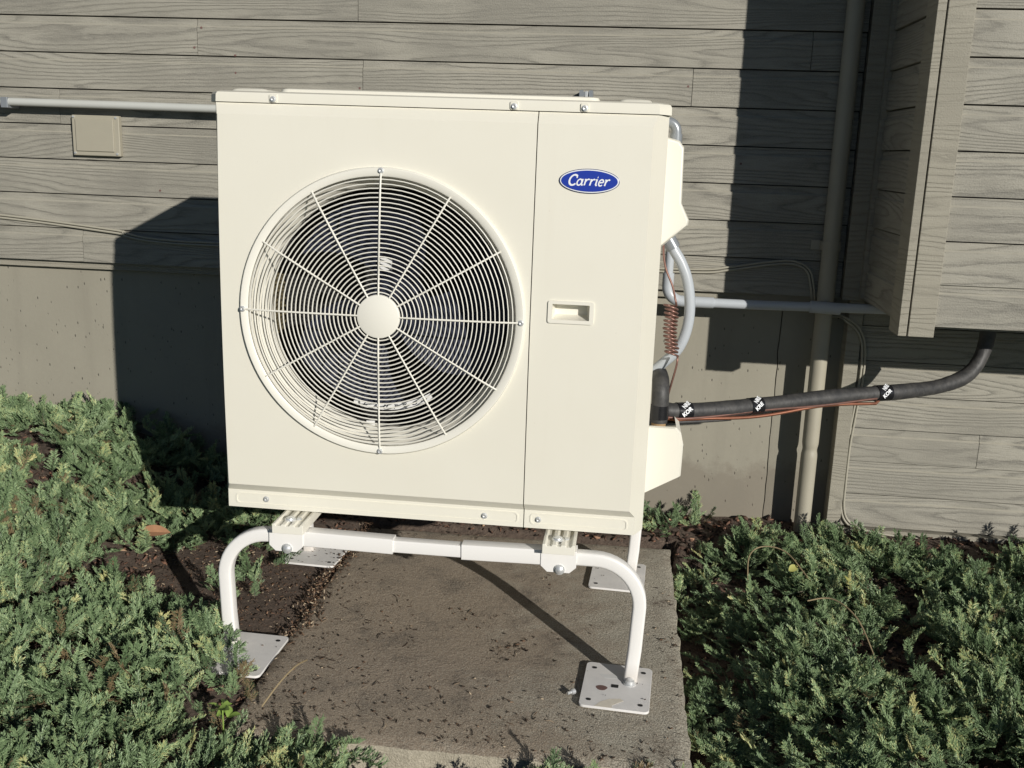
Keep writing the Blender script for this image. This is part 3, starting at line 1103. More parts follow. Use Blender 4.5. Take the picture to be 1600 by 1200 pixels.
from mathutils import Euler
def script_word(parent, size, cx, cz, y):
    """slanted rounded script letters drawn as thick strokes"""
    def arc(x, z, rx, rz, a0, a1, n=12):
        return [(x + rx * math.cos(R(a0 + (a1 - a0) * k / n)), z + rz * math.sin(R(a0 + (a1 - a0) * k / n))) for k in range(n + 1)]
    glyphs = {
        "C": ([(arc(0.66, 0.74, 0.58, 0.74, 48, 318), 0.25), ([(1.02, 1.36), (1.05, 1.02)], 0.17)], 1.20),
        "a": ([(arc(0.40, 0.45, 0.33, 0.44, 0, 360), 0.19), ([(0.76, 0.92), (0.76, 0.22), (0.84, 0.06), (1.0, 0.10)], 0.22)], 1.02),
        "r": ([([(0.02, 0.84), (0.20, 0.90), (0.20, 0.02)], 0.22), ([(0.22, 0.55), (0.38, 0.82), (0.56, 0.92), (0.72, 0.82)], 0.20)], 0.80),
        "i": ([([(0.02, 0.84), (0.20, 0.90), (0.20, 0.20), (0.28, 0.06), (0.42, 0.10)], 0.22), ([(0.16, 1.20), (0.26, 1.20)], 0.23)], 0.48),
        "e": ([([(0.12, 0.46), (0.70, 0.52)] + arc(0.42, 0.46, 0.32, 0.45, 10, 318), 0.19)], 0.86),
    }
    m = MB()
    x = 0.0
    layer = 0
    for ch in "Carrier":
        strokes, adv = glyphs[ch]
        for pts, w in strokes:
            P = [Vector((p[0] + x, p[1], 0)) for p in pts]
            L_, R_ = [], []
            for k, p in enumerate(P):
                t = (P[min(k + 1, len(P) - 1)] - P[max(k - 1, 0)]).normalized()
                nn = Vector((-t.y, t.x, 0)) * w * 0.5
                L_.append(p + nn)
                R_.append(p - nn)
            layer += 1
            yy = y - 0.00004 * (layer % 4)
            v = [(q.x, yy, q.y) for q in L_] + [(q.x, yy, q.y) for q in R_]
            n_ = len(P)
            m.add(v, [(k, k + 1, n_ + k + 1, n_ + k) for k in range(n_ - 1)])
        x += adv
    m.v = [(cx + ((p[0] - x / 2) + 0.30 * (p[2] - 0.5)) * size, p[1], cz + (p[2] - 0.60) * size) for p in m.v]
    return m.build("lettering", M_LET, parent, 0)


script_word(badge, 0.0142, BC[0] - 0.0005, BC[1] - 0.0005, YF - 0.0042)

# bell-mouth, grille, fan
m = MB()
m.lathe([(0.297, 0.0), (0.2965, 0.006), (0.290, 0.02), (0.280, 0.034), (0.272, 0.05), (0.270, 0.068), (0.2705, 0.074)], (FC[0], YF, FC[1]), 'y', 96)
shroud = m.build("fan_shroud", M_CREAMW, unit, 60)
grille = MB().lathe([(0.3135, 0.001), (0.3135, -0.006), (0.3105, -0.0105), (0.2975, -0.0105), (0.2945, -0.008), (0.2945, -0.0035), (0.297, 0.0)], (FC[0], YF, FC[1]), 'y', 112).build("fan_grille", M_WIRE, unit, 40)
YG = YF - 0.0105


def grille_y(r):
    return YG - 0.010 * (1 - (r / 0.30) ** 2)


for k in range(26):
    r = 0.0525 + 0.00945 * k
    if r > 0.291:
        break
    MB().tube([(FC[0] + r * math.cos(a), grille_y(r), FC[1] + r * math.sin(a)) for a in np.linspace(0, 2 * math.pi, 72, endpoint=False)], 0.00145, 5, True).build("ring_wire", M_WIRE, grille, 60)
for k in range(12):
    a = R(30 * k)
    pp = [(FC[0] + r * math.cos(a), grille_y(r) - (0.0028 if r < 0.29 else 0.0), FC[1] + r * math.sin(a)) for r in np.linspace(0.042, 0.297 if k % 3 else 0.304, 8)]
    MB().tube(pp, 0.0021, 6).build("spoke_wire", M_WIRE, grille, 60)
m = MB()
m.lathe([(0.0002, -0.0055), (0.043, -0.0055), (0.0465, -0.004), (0.0475, 0.0), (0.045, 0.004), (0.0002, 0.004)], (FC[0], grille_y(0.045), FC[1]), 'y', 48)
m.build("grille_hub", M_WIRE, grille, 40)
for k in range(4):
    a = R(90 * k)
    screw(FC[0] + 0.306 * math.cos(a), YG, FC[1] + 0.306 * math.sin(a), grille, 0.0048)

fan = thing("fan", (FC[0], -0.79, FC[1]), None, None)
attach(fan, unit)
fan.matrix_parent_inverse = parent_world(unit).inverted()
MB().lathe([(0.0002, -0.03), (0.06, -0.03), (0.07, -0.02), (0.072, 0.05), (0.0002, 0.05)], (FC[0], -0.79, FC[1]), 'y', 32).build("fan_hub", M_DARK, fan, 40)
for b in range(3):
    rs = []
    a0 = R(120 * b - 30)
    v, f = [], []
    nr, na = 9, 10
    for i in range(nr):
        r = 0.066 + (0.258 - 0.066) * i / (nr - 1)
        sweep = 0.55 * (i / (nr - 1)) ** 1.4
        span = R(84) - 0.25 * (i / (nr - 1))
        for j in range(na):
            s = j / (na - 1)
            a = a0 + sweep + span * (s - 0.5)
            v.append((FC[0] + r * math.cos(a), -0.765 + 0.09 * (s - 0.5) * (1.0 - 0.35 * i / nr) + 0.012 * math.sin(3.14 * s), FC[1] + r * math.sin(a)))
    nv = len(v)
    v += [(p[0], p[1] + 0.003, p[2]) for p in v]
    for i in range(nr - 1):
        for j in range(na - 1):
            q = i * na + j
            f.append((q, q + 1, q + na + 1, q + na))
            f.append((q + nv, q + na + nv, q + na + 1 + nv, q + 1 + nv))
    MB().add(v, f).build("fan_blade", M_DARK, fan, 60)
MB().box(0.368, 0.395, -0.848, -0.8465, 0.918, 0.945).build("sticker", M_STICK, fan, 0)
MB().box(0.337, 0.357, -0.8480, -0.8465, 0.553, 0.571).build("sticker", M_STICK, fan, 0)
m = MB()
cn = [(0.375 + r * math.cos(a), -0.8505, 0.82 + r * math.sin(a)) for r in (0.207, 0.221) for a in np.linspace(R(252), R(302), 12)]
m.add(cn, [(k, k + 1, k + 13, k + 12) for k in range(11)])
caution = m.build("caution_strip", M_STICK, fan, 0)
for i, ch in enumerate("CAUTION"):
    a = R(259 + i * 6.2)
    lettering(ch, 0.0135, M_DARK, caution, (0.375 + 0.214 * math.cos(a), -0.8512, 0.82 + 0.214 * math.sin(a)), Euler((R(90), 0, 0)) if False else Matrix.Rotation(R(90), 3, 'X').to_quaternion().to_euler(), 0.5, 0.0004)

for o in [badge] + list(badge.children) + [grille] + list(grille.children) + [shroud]:
    bowed(o, o is not shroud)

# electrical cover at the upper right side
m = MB()
prof = [(0.979, 1.226), (1.010, 1.219), (1.021, 1.204), (1.024, 1.083), (1.043, 1.046), (1.041, 1.034), (0.986, 0.985), (0.979, 0.985)]
fr = [((p[0] - 1.0) * 0.94 + 0.999, (p[1] - 1.1) * 0.97 + 1.1) for p in prof]
m.rings([[(p[0], -0.728, p[1]) for p in fr], [(p[0], -0.718, p[1]) for p in prof], [(p[0], -0.57, p[1]) for p in prof]])
m.build("electrical_cover", M_CREAMW, unit, 30, 0.004)
# valve cover at the lower right side, hollow at the top
m = MB()
po = [(0.979, 0.566), (1.048, 0.566), (1.060, 0.553), (1.067, 0.525), (1.066, 0.447), (0.979, 0.397)]
pi = [(0.979, 0.5665), (1.0455, 0.5665), (1.057, 0.552), (1.0635, 0.525), (1.0625, 0.450), (0.979, 0.402)]
m.rings([[(p[0], -0.722, p[1]) for p in po], [(p[0], -0.716, p[1]) for p in pi], [(p[0], -0.57, p[1]) for p in pi], [(p[0], -0.562, p[1]) for p in po]], False, False)
m2 = MB()
pf = [((p[0] - 0.98) * 0.97 + 0.979, (p[1] - 0.48) * 0.975 + 0.48) for p in po]
m2.rings([[(p[0], -0.730, p[1]) for p in pf], [(p[0], -0.722, p[1]) for p in po]], False, False)
m2.add([(p[0], -0.730, p[1]) for p in pf], [tuple(range(len(pf)))])
# walls along the depth
for a, b in zip(po[1:-1], po[2:]):
    m2.add([(a[0], -0.722, a[1]), (a[0], -0.562, a[1]), (b[0], -0.562, b[1]), (b[0], -0.722, b[1])], [(0, 1, 2, 3)])
m2.build("valve_cover", M_CREAMW, unit, 30, 0.002)

# conduit elbow into the electrical cover
pe = [(0.965, -0.60, 1.262), (0.985, -0.60, 1.262)] + [(0.985 + 0.022 * math.sin(a), -0.60, 1.240 + 0.022 * math.cos(a)) for a in np.linspace(0.1, math.pi / 2, 10)] + [(1.007, -0.60, 1.212)]
elb = thing("conduit_elbow", (0.99, -0.6, 1.25), "dark grey conduit elbow curving into the top of the cream cover", "conduit elbow")
MB().tube(pe, 0.0115, 16).build("bend", M_FIT, elb, 60)
MB().cyl((1.007, -0.60, 1.214), (1.007, -0.60, 1.236), 0.0138, 16).build("collar", M_FIT, elb, 40)

# flexible whip from the cover
wp = thing("flexible_conduit", (1.02, -0.62, 0.98), "light grey flexible conduit bowing out of the cover beside the unit", "conduit")
wpts = [(1.006, -0.62, 0.992), (1.019, -0.62, 0.970), (1.039, -0.62, 0.939), (1.056, -0.62, 0.897), (1.0655, -0.62, 0.838), (1.062, -0.62, 0.782), (1.045, -0.62, 0.734), (1.015, -0.615, 0.699), (0.975, -0.60, 0.660), (0.94, -0.58, 0.64)]
MB().tube(curve(wpts, 8), 0.0128, 16).build("hose", M_WHIP, wp, 60)
d = (Vector(wpts[2]) - Vector(wpts[0])).normalized()
MB().cyl(Vector(wpts[0]) - d * 0.02, Vector(wpts[0]) + d * 0.022, 0.0172, 16).build("connector", M_FIT, wp, 40, 0.001)
MB().cyl(Vector(wpts[0]) - d * 0.03, Vector(wpts[0]) - d * 0.008, 0.021, 6).build("lock_nut", M_FIT, wp, 0, 0.001)

# coiled copper tube
ck = [(0.992, -0.66, 0.985), (0.995, -0.66, 0.955), (1.003, -0.66, 0.925), (1.019, -0.66, 0.890), (1.027, -0.66, 0.862), (1.030, -0.661, 0.852)]
cpts = curve(ck, 6)
turns = 13
hel = []
for k in range(turns * 14 + 1):
    t = k / (turns * 14)
    a = 2 * math.pi * turns * t + 0.3
    rr = 0.0148 + 0.0012 * math.sin(t * 40)
    cx = 1.018 + 0.009 * t + 0.002 * math.sin(t * 9)
    hel.append(Vector((cx + rr * math.cos(a), -0.66 + rr * math.sin(a), 0.846 - 0.120 * t - 0.004 * math.sin(a + 0.8))))
tail = curve([hel[-1], (1.043, -0.66, 0.712), (1.040, -0.66, 0.690), (1.030, -0.655, 0.640), (1.022, -0.64, 0.590)], 6)[1:]
coil = MB().tube(cpts + hel + tail, 0.0026, 7).build("copper_coil", M_COPPERD, None, 60)
tag(coil, "thin reddish copper tube wound into a vertical coil beside the unit", "copper coil")

# insulated line set
ls = thing("insulated_pipe", (1.05, -0.62, 0.58), "black foam insulated pipe run crossing from the unit to the bay", "pipe")
MB().tube(curve([(1.005, -0.60, 0.665), (1.0075, -0.655, 0.660), (1.008, -0.678, 0.640), (1.0085, -0.682, 0.610), (1.008, -0.682, 0.566)], 8), 0.0205, 20).build("riser_insulation", M_FOAM, ls, 60)
m = MB()
m.cyl((1.008, -0.682, 0.556), (1.008, -0.682, 0.5675), 0.017, 18)
m.build("insulation_core", M_TAN, ls, 40)
MB().tube([(1.0082, -0.682, 0.608), (1.0082, -0.682, 0.575)], [0.0213, 0.0222], 20).build("tape_band", M_TAPE, ls, 60)
lpts = [(1.012, -0.60, 0.576), (1.05, -0.60, 0.574), (1.172, -0.538, 0.571), (1.291, -0.470, 0.574), (1.450, -0.383, 0.580), (1.561, -0.326, 0.583), (1.679, -0.266, 0.584), (1.80, -0.19, 0.590), (1.885, -0.14, 0.62), (1.925, -0.115, 0.69), (1.93, -0.11, 0.78)]
lc = curve(lpts, 10)
MB().tube(lc, [0.0205 + 0.0009 * math.sin(i * 0.35) + 0.0009 * noise.noise(Vector((i * 0.6, 1.0, 2.0))) for i in range(len(lc))], 20).build("foam_sleeve", M_FOAM, ls, 60)


def at_len(c, s):
    acc = 0
    for a, b in zip(c[:-1], c[1:]):
        d = (b - a).length
        if acc + d >= s:
            return a + (b - a) * ((s - acc) / d), (b - a).normalized()
        acc += d
    return c[-1], (c[-1] - c[-2]).normalized()


def band(s0, s1, txt):
    cc = [at_len(lc, s)[0] for s in np.linspace(s0, s1, 6)]
    bnd = MB().tube(cc, [0.0222, 0.0218, 0.0222, 0.0219, 0.0221, 0.0222], 20).build("tape_band", M_TAPE, ls, 60)
    p, t = at_len(lc, (s0 + s1) / 2)
    view = Vector((0, -1, 0.25)).normalized()
    nrm = (view - t * view.dot(t)).normalized()
    upv = nrm.cross(t)
    for row, word in enumerate(txt):
        ang = R(40 - row * 46)
        nn = nrm * math.cos(ang) + upv * math.sin(ang)
        uu = nn.cross(t)
        M = Matrix((t, uu, nn)).transposed()
        M = (M @ Matrix.Rotation(R(38), 3, 'Z'))
        lettering(word, 0.0145, M_LET, bnd, p + nn * 0.0226, M.to_euler(), 0, 0.0006, "tape_lettering", 0.0002)


band(0.042, 0.080, ("NRE", "KOR"))
band(0.252, 0.290, ("NRE", "KRE"))
band(0.655, 0.70, ("NRE", "KOR"))
M_SEAM = M_TAPE
p1 = [Vector((1.0, -0.63, 0.563))] + [at_len(lc, s)[0] + Vector((0, -0.016, -0.0205 + 0.004 * math.sin(s * 16))) for s in np.linspace(0.05, 0.655, 30)] + [at_len(lc, 0.675)[0] + Vector((0, -0.005, -0.012)), at_len(lc, 0.69)[0]]
MB().tube(p1, 0.0046, 8).build("copper_wire", M_COPPER, ls, 60)
p2 = [Vector((1.0, -0.64, 0.570))] + [at_len(lc, s)[0] + Vector((0, -0.0195, -0.0115 - 0.003 * math.sin(s * 14 + 1))) for s in np.linspace(0.05, 0.655, 30)] + [at_len(lc, 0.672)[0], at_len(lc, 0.69)[0]]
MB().tube(p2, 0.003, 8).build("copper_wire", M_COPPERD, ls, 60)
p3 = [at_len(lc, s)[0] + Vector((0, -0.008, -0.0255)) for s in np.linspace(0.0, 0.2, 10)]
MB().tube(p3, 0.0045, 8).build("small_black_tube", M_FOAM, ls, 60)

# ------------------------------------------------------------------ stand
RT = 0.316            # top of the rails
stand = thing("unit_stand", (0.49, -0.60, 0), "white powder-coated steel stand with bent legs and square foot plates under the unit", "stand")


def sq_sweep(path, hw, hd, parent, name, c=0.006, mat=None):
    """rounded square tube along a path lying in an x-z plane"""
    pts = [Vector(p) for p in path]
    rs = []
    prof = []
    for (sx, sy) in ((1, 1), (-1, 1), (-1, -1), (1, -1)):
        a0 = {(1, 1): 0, (-1, 1): 90, (-1, -1): 180, (1, -1): 270}[(sx, sy)]
        for k in range(4):
            a = R(a0 + 30 * k)
            prof.append((sx * (hw - c) + c * math.cos(a), sy * (hd - c) + c * math.sin(a)))
    for i in range(len(pts)):
        t = (pts[min(i + 1, len(pts) - 1)] - pts[max(i - 1, 0)]).normalized()
        Y = Vector((0, 1, 0))
        X = Y.cross(t).normalized()
        rs.append([pts[i] + X * a + Y * b for a, b in prof])
    return MB().rings(rs).build(name, mat or M_WHITE, parent, 40)


def arch(y, lx, rx):
    zr = RT - 0.016
    rad = 0.105
    for side, x in ((-1, lx), (1, rx)):
        s = -side
        foot = (x - side * 0.010, y, 0.010)
        path = [foot, (x - side * 0.004, y, 0.09), (x, y, zr - rad)]
        for a in np.linspace(0, math.pi / 2, 12)[1:]:
            path.append((x + s * rad * (1 - math.cos(a)), y, zr - rad + rad * math.sin(a)))
        path.append((x + s * (rad + 0.10), y, zr))
        sq_sweep(path, 0.0155, 0.0155, stand, "leg")
    # telescoping rail: two sleeves and the slimmer middle piece
    sq_sweep([(0.205, y, zr), (0.418, y, zr - 0.003)], 0.018, 0.018, stand, "rail_sleeve", 0.003)
    sq_sweep([(0.577, y, zr - 0.003), (0.765, y, zr)], 0.018, 0.018, stand, "rail_sleeve", 0.003)
    sq_sweep([(0.40, y, zr - 0.003), (0.60, y, zr - 0.003)], 0.0145, 0.0145, stand, "rail_insert", 0.003)


YFR, YBR = -0.908, -0.315
arch(YFR, 0.016, 0.983)
arch(YBR, 0.016, 0.983)


def hexbolt(p, axis, r, parent, dome=0.008):
    p = Vector(p)
    ax = Vector(axis)
    m = MB()
    pts = [p, p + ax * 0.003, p + ax * 0.0031, p + ax * dome * 0.7, p + ax * dome]
    m.tube(pts, [r * 1.25, r * 1.25, r, r * 0.92, r * 0.35], 18)
    return m.build("bolt", M_STEEL, parent, 35)


def clamp(xc, y, front):
    w = 0.040
    yf = y - 0.0205
    yb = y + 0.0205
    m = MB()
    zt, zb = RT + 0.0045, RT - 0.048
    m.box(xc - w, xc + w, yf, yb, RT + 0.0025, zt)
    for yy in (yf, yb - 0.003):
        m.prism([(xc - w, RT + 0.0035), (xc + w, RT + 0.0035), (xc + w, zb + 0.014), (xc + w - 0.015, zb), (xc - w + 0.015, zb), (xc - w, zb + 0.014)], 1, yy, yy + 0.003)
    cl = m.build("clamp_bracket", M_WHITE, stand, 0, 0.0012)
    hexbolt((xc + 0.003, yf, RT - 0.040), (0, -1, 0), 0.0095, cl, 0.010)
    return cl


for xc in (0.169, 0.797):
    clamp(xc, YFR, True)
    clamp(xc, YBR, False)
    # channel across the two rails
    m = MB()
    h = 0.022
    z0 = RT + 0.0047
    x0, x1 = xc - 0.036 + 0.012 * (xc < 0.5), xc + 0.036 + 0.012 * (xc < 0.5)
    y0, y1 = -0.952, -0.265
    xm = (x0 + x1) / 2
    m.prism([(x0, z0), (x1, z0), (x1, z0 + h), (x1 - 0.006, z0 + h + 0.001), (x1 - 0.010, z0 + h - 0.004), (xm + 0.017, z0 + h - 0.004), (xm + 0.014, z0 + h), (xm + 0.006, z0 + h), (xm + 0.003, z0 + h - 0.004),
             (xm - 0.003, z0 + h - 0.004), (xm - 0.006, z0 + h), (xm - 0.014, z0 + h), (xm - 0.017, z0 + h - 0.004), (x0 + 0.010, z0 + h - 0.004), (x0 + 0.006, z0 + h + 0.001), (x0, z0 + h)], 1, y0, y1)
    chn = m.build("channel_rail", M_CREAMW, stand, 0, 0.001)
    hexbolt((xm - 0.004, -0.918, z0 + h - 0.001), (0, 0, 1), 0.0105, chn, 0.009)
    hexbolt((xm - 0.004, -0.32, z0 + h - 0.001), (0, 0, 1), 0.0105, chn, 0.009)
    MB().cyl((xm + 0.016, -0.914, z0 + h), (xm + 0.016, -0.914, z0 + h + 0.0035), 0.006, 12).build("washer", M_STEEL, chn, 40)


def foot_plate(cx, cy, w, d, ang, tilt=0.0, zc=0.004, holes=True, label=None):
    m = MB()
    o = rrect(-w / 2, w / 2, -d / 2, d / 2, 0.012, 4)
    m.rings([[(p[0], p[1], 0.0) for p in o], [(p[0], p[1], 0.006) for p in o]])
    fp = m.build("foot_plate", M_PLATE, None, 30, 0.001)
    fp.matrix_world = Matrix.Identity(4)
    loc, eul = Vector((cx, cy, zc)), Euler((0, tilt, ang))
    mw = Matrix.LocRotScale(loc, eul, None)
    fp.data.transform(mw)
    attach(fp, stand)
    for (hx, hy) in ((-w / 2 + 0.02, -d / 2 + 0.026), (w / 2 - 0.02, -d / 2 + 0.026), (-w / 2 + 0.02, d / 2 - 0.026), (w / 2 - 0.02, d / 2 - 0.026)):
        h = MB()
        h.prism(rrect(hx - 0.0055, hx + 0.0055, hy - 0.0045, hy + 0.0045, 0.004, 4), 2, 0.0062, 0.0068)
        ho = h.build("bolt_hole", M_INT, None, 0)
        ho.data.transform(mw)
        attach(ho, fp)
    return fp, mw


pf, mw = foot_plate(0.943, -0.942, 0.154, 0.195, R(-3.5))
m = MB().prism(rrect(-0.012, 0.004, -0.009, 0.004, 0.0015, 3), 2, 0.0062, 0.0068)
o = m.build("square_hole", M_INT, None, 0)
o.data.transform(mw)
attach(o, pf)
m = MB().prism([(0.013 * math.cos(a) * (1 + 0.12 * math.sin(3 * a)) - 0.033, 0.011 * math.sin(a) - 0.016) for a in np.linspace(0, 6.28, 14, endpoint=False)], 2, 0.0061, 0.0064)
o = m.build("rust_spot", M_RUST, None, 0)
o.data.transform(mw)
attach(o, pf)
m = MB().prism([(-0.042, -0.0965), (-0.004, -0.0965), (-0.004, -0.086), (0.02, -0.062), (0.012, -0.054), (-0.012, -0.06), (-0.03, -0.075)], 2, 0.0061, 0.0064)
o = m.build("adhesive_residue", M_STAIN, None, 0)
o.data.transform(mw)
attach(o, pf)
m = MB().prism([(-0.045, 0.045), (0.03, 0.052), (0.045, 0.035), (-0.03, 0.03)], 2, 0.0061, 0.0063)
o = m.build("adhesive_residue", M_STICK, None, 0)
o.data.transform(mw)
attach(o, pf)
hexbolt((0.972, -0.928, 0.010), (0, 0, 1), 0.0115, stand, 0.014)
hexbolt((0.030, -0.926, 0.010), (0, 0, 1), 0.0095, stand, 0.012)
foot_plate(0.068, -0.948, 0.154, 0.195, R(-2), R(0.0), 0.008)
foot_plate(0.938, -0.322, 0.154, 0.195, R(-3))
foot_plate(0.058, -0.325, 0.154, 0.195, R(-3), R(0.0), 0.008)

# loose anchor bolt beside the plate
lb = thing("loose_anchor_bolt", (0.842, -0.985, 0.008), "small zinc anchor bolt lying on the slab left of a foot plate", "bolt")
MB().tube([(0.834, -0.992, 0.009), (0.842, -0.985, 0.009), (0.8425, -0.9846, 0.009), (0.849, -0.979, 0.009)], [0.0038, 0.0038, 0.0068, 0.0068], 10).build("shank", M_STEEL, lb, 40)

# ------------------------------------------------------------------ planting
JUN_ZONES = [
    [(-3, .20), (-0.02, .20), (-0.03, -.24), (-.19, -.30), (-.30, -.43), (-.40, -.50), (-.5, -.58), (-3, -.58)],
    [(-3, -.57), (-.46, -.58), (-.28, -.78), (-.15, -.78), (-.06, -.90), (.03, -.93), (.06, -1.03), (.10, -1.06), (.17, -1.2), (.26, -1.25), (.40, -1.25), (.44, -1.33), (.48, -1.45), (.74, -1.45), (.77, -1.30), (1.10, -1.25), (1.10, -3), (-3, -3)],
    [(1.115, -.25), (1.15, -.10), (1.28, -.05), (1.42, .02), (1.60, .06), (1.70, .05), (1.85, -.04), (4.0, -.04), (4.0, -3), (1.10, -3)],
]
SPARSE = [
    [(-.13, -.72), (-.02, -.75), (-.01, -.30), (-.17, -.32)],
    [(-0.05, .20), (1.10, .20), (1.10, -.02), (0.1, -.02), (-0.05, -.15)],
    [(1.06, .19), (1.24, .19), (1.22, .09), (1.10, .0)],
]
BARE = [
    [(1.53, -.56), (1.72, -.47), (1.78, -.78), (1.62, -.86), (1.52, -.80)],
    [(1.24, -.65), (1.34, -.63), (1.30, -.78), (1.235, -.78)],
    [(1.42, -.98), (1.53, -.94), (1.50, -1.05), (1.43, -1.06)],
    [(1.40, .02), (1.52, .02), (1.54, -.06), (1.42, -.06)],
    [(0.045, -0.86), (0.15, -0.86), (0.15, -1.03), (0.08, -1.03)],
    [(1.36, -.44), (1.42, -.43), (1.42, -.49), (1.37, -.49)],
]


def inside(poly, x, y):
    c = False
    n = len(poly)
    j = n - 1
    for i in range(n):
        xi, yi = poly[i]
        xj, yj = poly[j]
        if (yi > y) != (yj > y) and x < (xj - xi) * (y - yi) / (yj - yi) + xi:
            c = not c
        j = i
    return c


def thick(x, y):
    t = 0.078 - 0.038 * sstep(-0.45, -0.05, y) * sstep(0.9, 1.1, x) + 0.03 * noise.noise(Vector((x * 4, y * 4, 0.3)))
    if x > 1.05 and y < 0:
        t *= 0.35 + 0.65 * sstep(1.10, 1.45, x)
    if x < -0.1:
        t += 0.02 * sstep(-0.3, -0.8, x)
    if 0.4 < x < 1.12 and y < -1.2:
        t = 0.06
    if x > 1.6:
        t += 0.03 * sstep(1.95, 2.3, x) * sstep(-0.9, -0.2, y)
    return max(0.022, t)


def make_spray(seed):
    """one juniper spray: cord-like twigs branching on a flat fan; root at 0, axis +x, fan normal +z"""
    r = np.random.RandomState(seed)
    segs = []          # p0, p1, radius0, tint
    Lm = 0.10
    bend = r.uniform(-0.25, 0.45)
    ns = 11

    def axis_pt(t):
        return np.array([Lm * t, 0.012 * math.sin(3 * t + seed), Lm * bend * t * t])

    for i in range(ns):
        segs.append((axis_pt(i / ns), axis_pt((i + 1) / ns), 0.0019, 0.02 + 0.5 * i / ns, True))
    for i in range(1, ns + 1):
        t = i / ns
        p = axis_pt(t)
        for sd_ in (-1, 1):
            if r.rand() < 0.1:
                continue
            ang = sd_ * r.uniform(0.55, 0.95)
            ln = (0.040 - 0.024 * t) * r.uniform(0.75, 1.3)
            d = np.array([math.cos(ang), math.sin(ang), r.uniform(0.1, 0.6)])
            d /= np.linalg.norm(d)
            q = p + d * ln
            segs.append((p, q, 0.0016, 0.30 + 0.35 * t, False))
            for s2 in np.arange(0.25, 1.01, 0.22):
                for sd2 in (-1, 1):
                    a2 = ang + sd2 * r.uniform(0.4, 0.75)
                    d2 = np.array([math.cos(a2), math.sin(a2), r.uniform(0.0, 0.75)])
                    d2 /= np.linalg.norm(d2)
                    p2 = p + d * ln * s2
                    segs.append((p2, p2 + d2 * r.uniform(0.008, 0.017), 0.00150, 0.42 + 0.42 * r.rand(), False))
    V, F, T = [], [], []
    for (a, b, rad, tint, tubey) in segs:
        ax = b - a
        n_ = np.linalg.norm(ax)
        ax = ax / n_
        up = np.array([0, 0, 1.0]) if abs(ax[2]) < 0.9 else np.array([1.0, 0, 0])
        u = np.cross(ax, up)
        u /= np.linalg.norm(u)
        w = np.cross(ax, u)
        o = len(V)
        mid = a + ax * n_ * 0.6
        for k in range(3):
            an = 2 * math.pi * k / 3
            V.append(a + (u * math.cos(an) + w * math.sin(an)) * rad * 0.8)
        if tubey:
            V.append(b)
            F += [(o, o + 1, o + 3), (o + 1, o + 2, o + 3), (o + 2, o, o + 3)]
            T += [tint] * 4
        else:
            for k in range(3):
                an = 2 * math.pi * k / 3 + 0.5
                V.append(mid + (u * math.cos(an) + w * math.sin(an)) * rad)
            V.append(b)
            F += [(o, o + 1, o + 4), (o, o + 4, o + 3), (o + 1, o + 2, o + 5), (o + 1, o + 5, o + 4), (o + 2, o, o + 3), (o + 2, o + 3, o + 5),
                  (o + 3, o + 4, o + 6), (o + 4, o + 5, o + 6), (o + 5, o + 3, o + 6)]
            T += [tint * 0.8] * 3 + [tint] * 3 + [min(1, tint + 0.1)]
    return np.array(V), np.array(F), np.array(T)


SPRAYS = [make_spray(s) for s in range(14)]


def place_mesh(name, protos, insts, mat):
    """insts: (proto, 3x3 matrix, location, tint shift); one joined mesh with a tint attribute"""
    Vs, Fs, Ts = [], [], []
    off = 0
    for (pi_, Mx, loc, dt) in insts:
        V, F, T = protos[pi_]
        Vs.append(V @ Mx.T + loc)
        Fs.append(F + off)
        Ts.append(np.clip(T + dt, 0, 1))
        off += len(V)
    V = np.concatenate(Vs).astype(np.float32)
    F = np.concatenate(Fs).astype(np.int32)
    T = np.concatenate(Ts).astype(np.float32)
    me = bpy.data.meshes.new(name)
    me.vertices.add(len(V))
    me.vertices.foreach_set("co", V.ravel())
    me.loops.add(F.size)
    me.loops.foreach_set("vertex_index", F.ravel())
    me.polygons.add(len(F))
    me.polygons.foreach_set("loop_start", np.arange(0, F.size, F.shape[1], dtype=np.int32))
    at = me.attributes.new("tint", 'FLOAT', 'POINT')
    at.data.foreach_set("value", T)
    me.update(calc_edges=True)
    me.materials.append(mat)
    o = bpy.data.objects.new(name, me)
    COL.objects.link(o)
    return o


def frame(az, pitch, roll, s):
    ca, sa = math.cos(az), math.sin(az)
    cp, sp_ = math.cos(pitch), math.sin(pitch)
    Rz = np.array([[ca, -sa, 0], [sa, ca, 0], [0, 0, 1]])
    Ry = np.array([[cp, 0, -sp_], [0, 1, 0], [sp_, 0, cp]])
    cr, sr = math.cos(roll), math.sin(roll)
    Rx = np.array([[1, 0, 0], [0, cr, -sr], [0, sr, cr]])
    return Rz @ Ry @ Rx * s


def in_view(x, y):
    """keep to what the lens or a step aside could see"""
    return -1.25 < x < 2.45 and -1.75 < y < 0.2 and y > -1.75 and (x > -0.75 - (y + 0.6) * -0.9 if x < 0 else True)


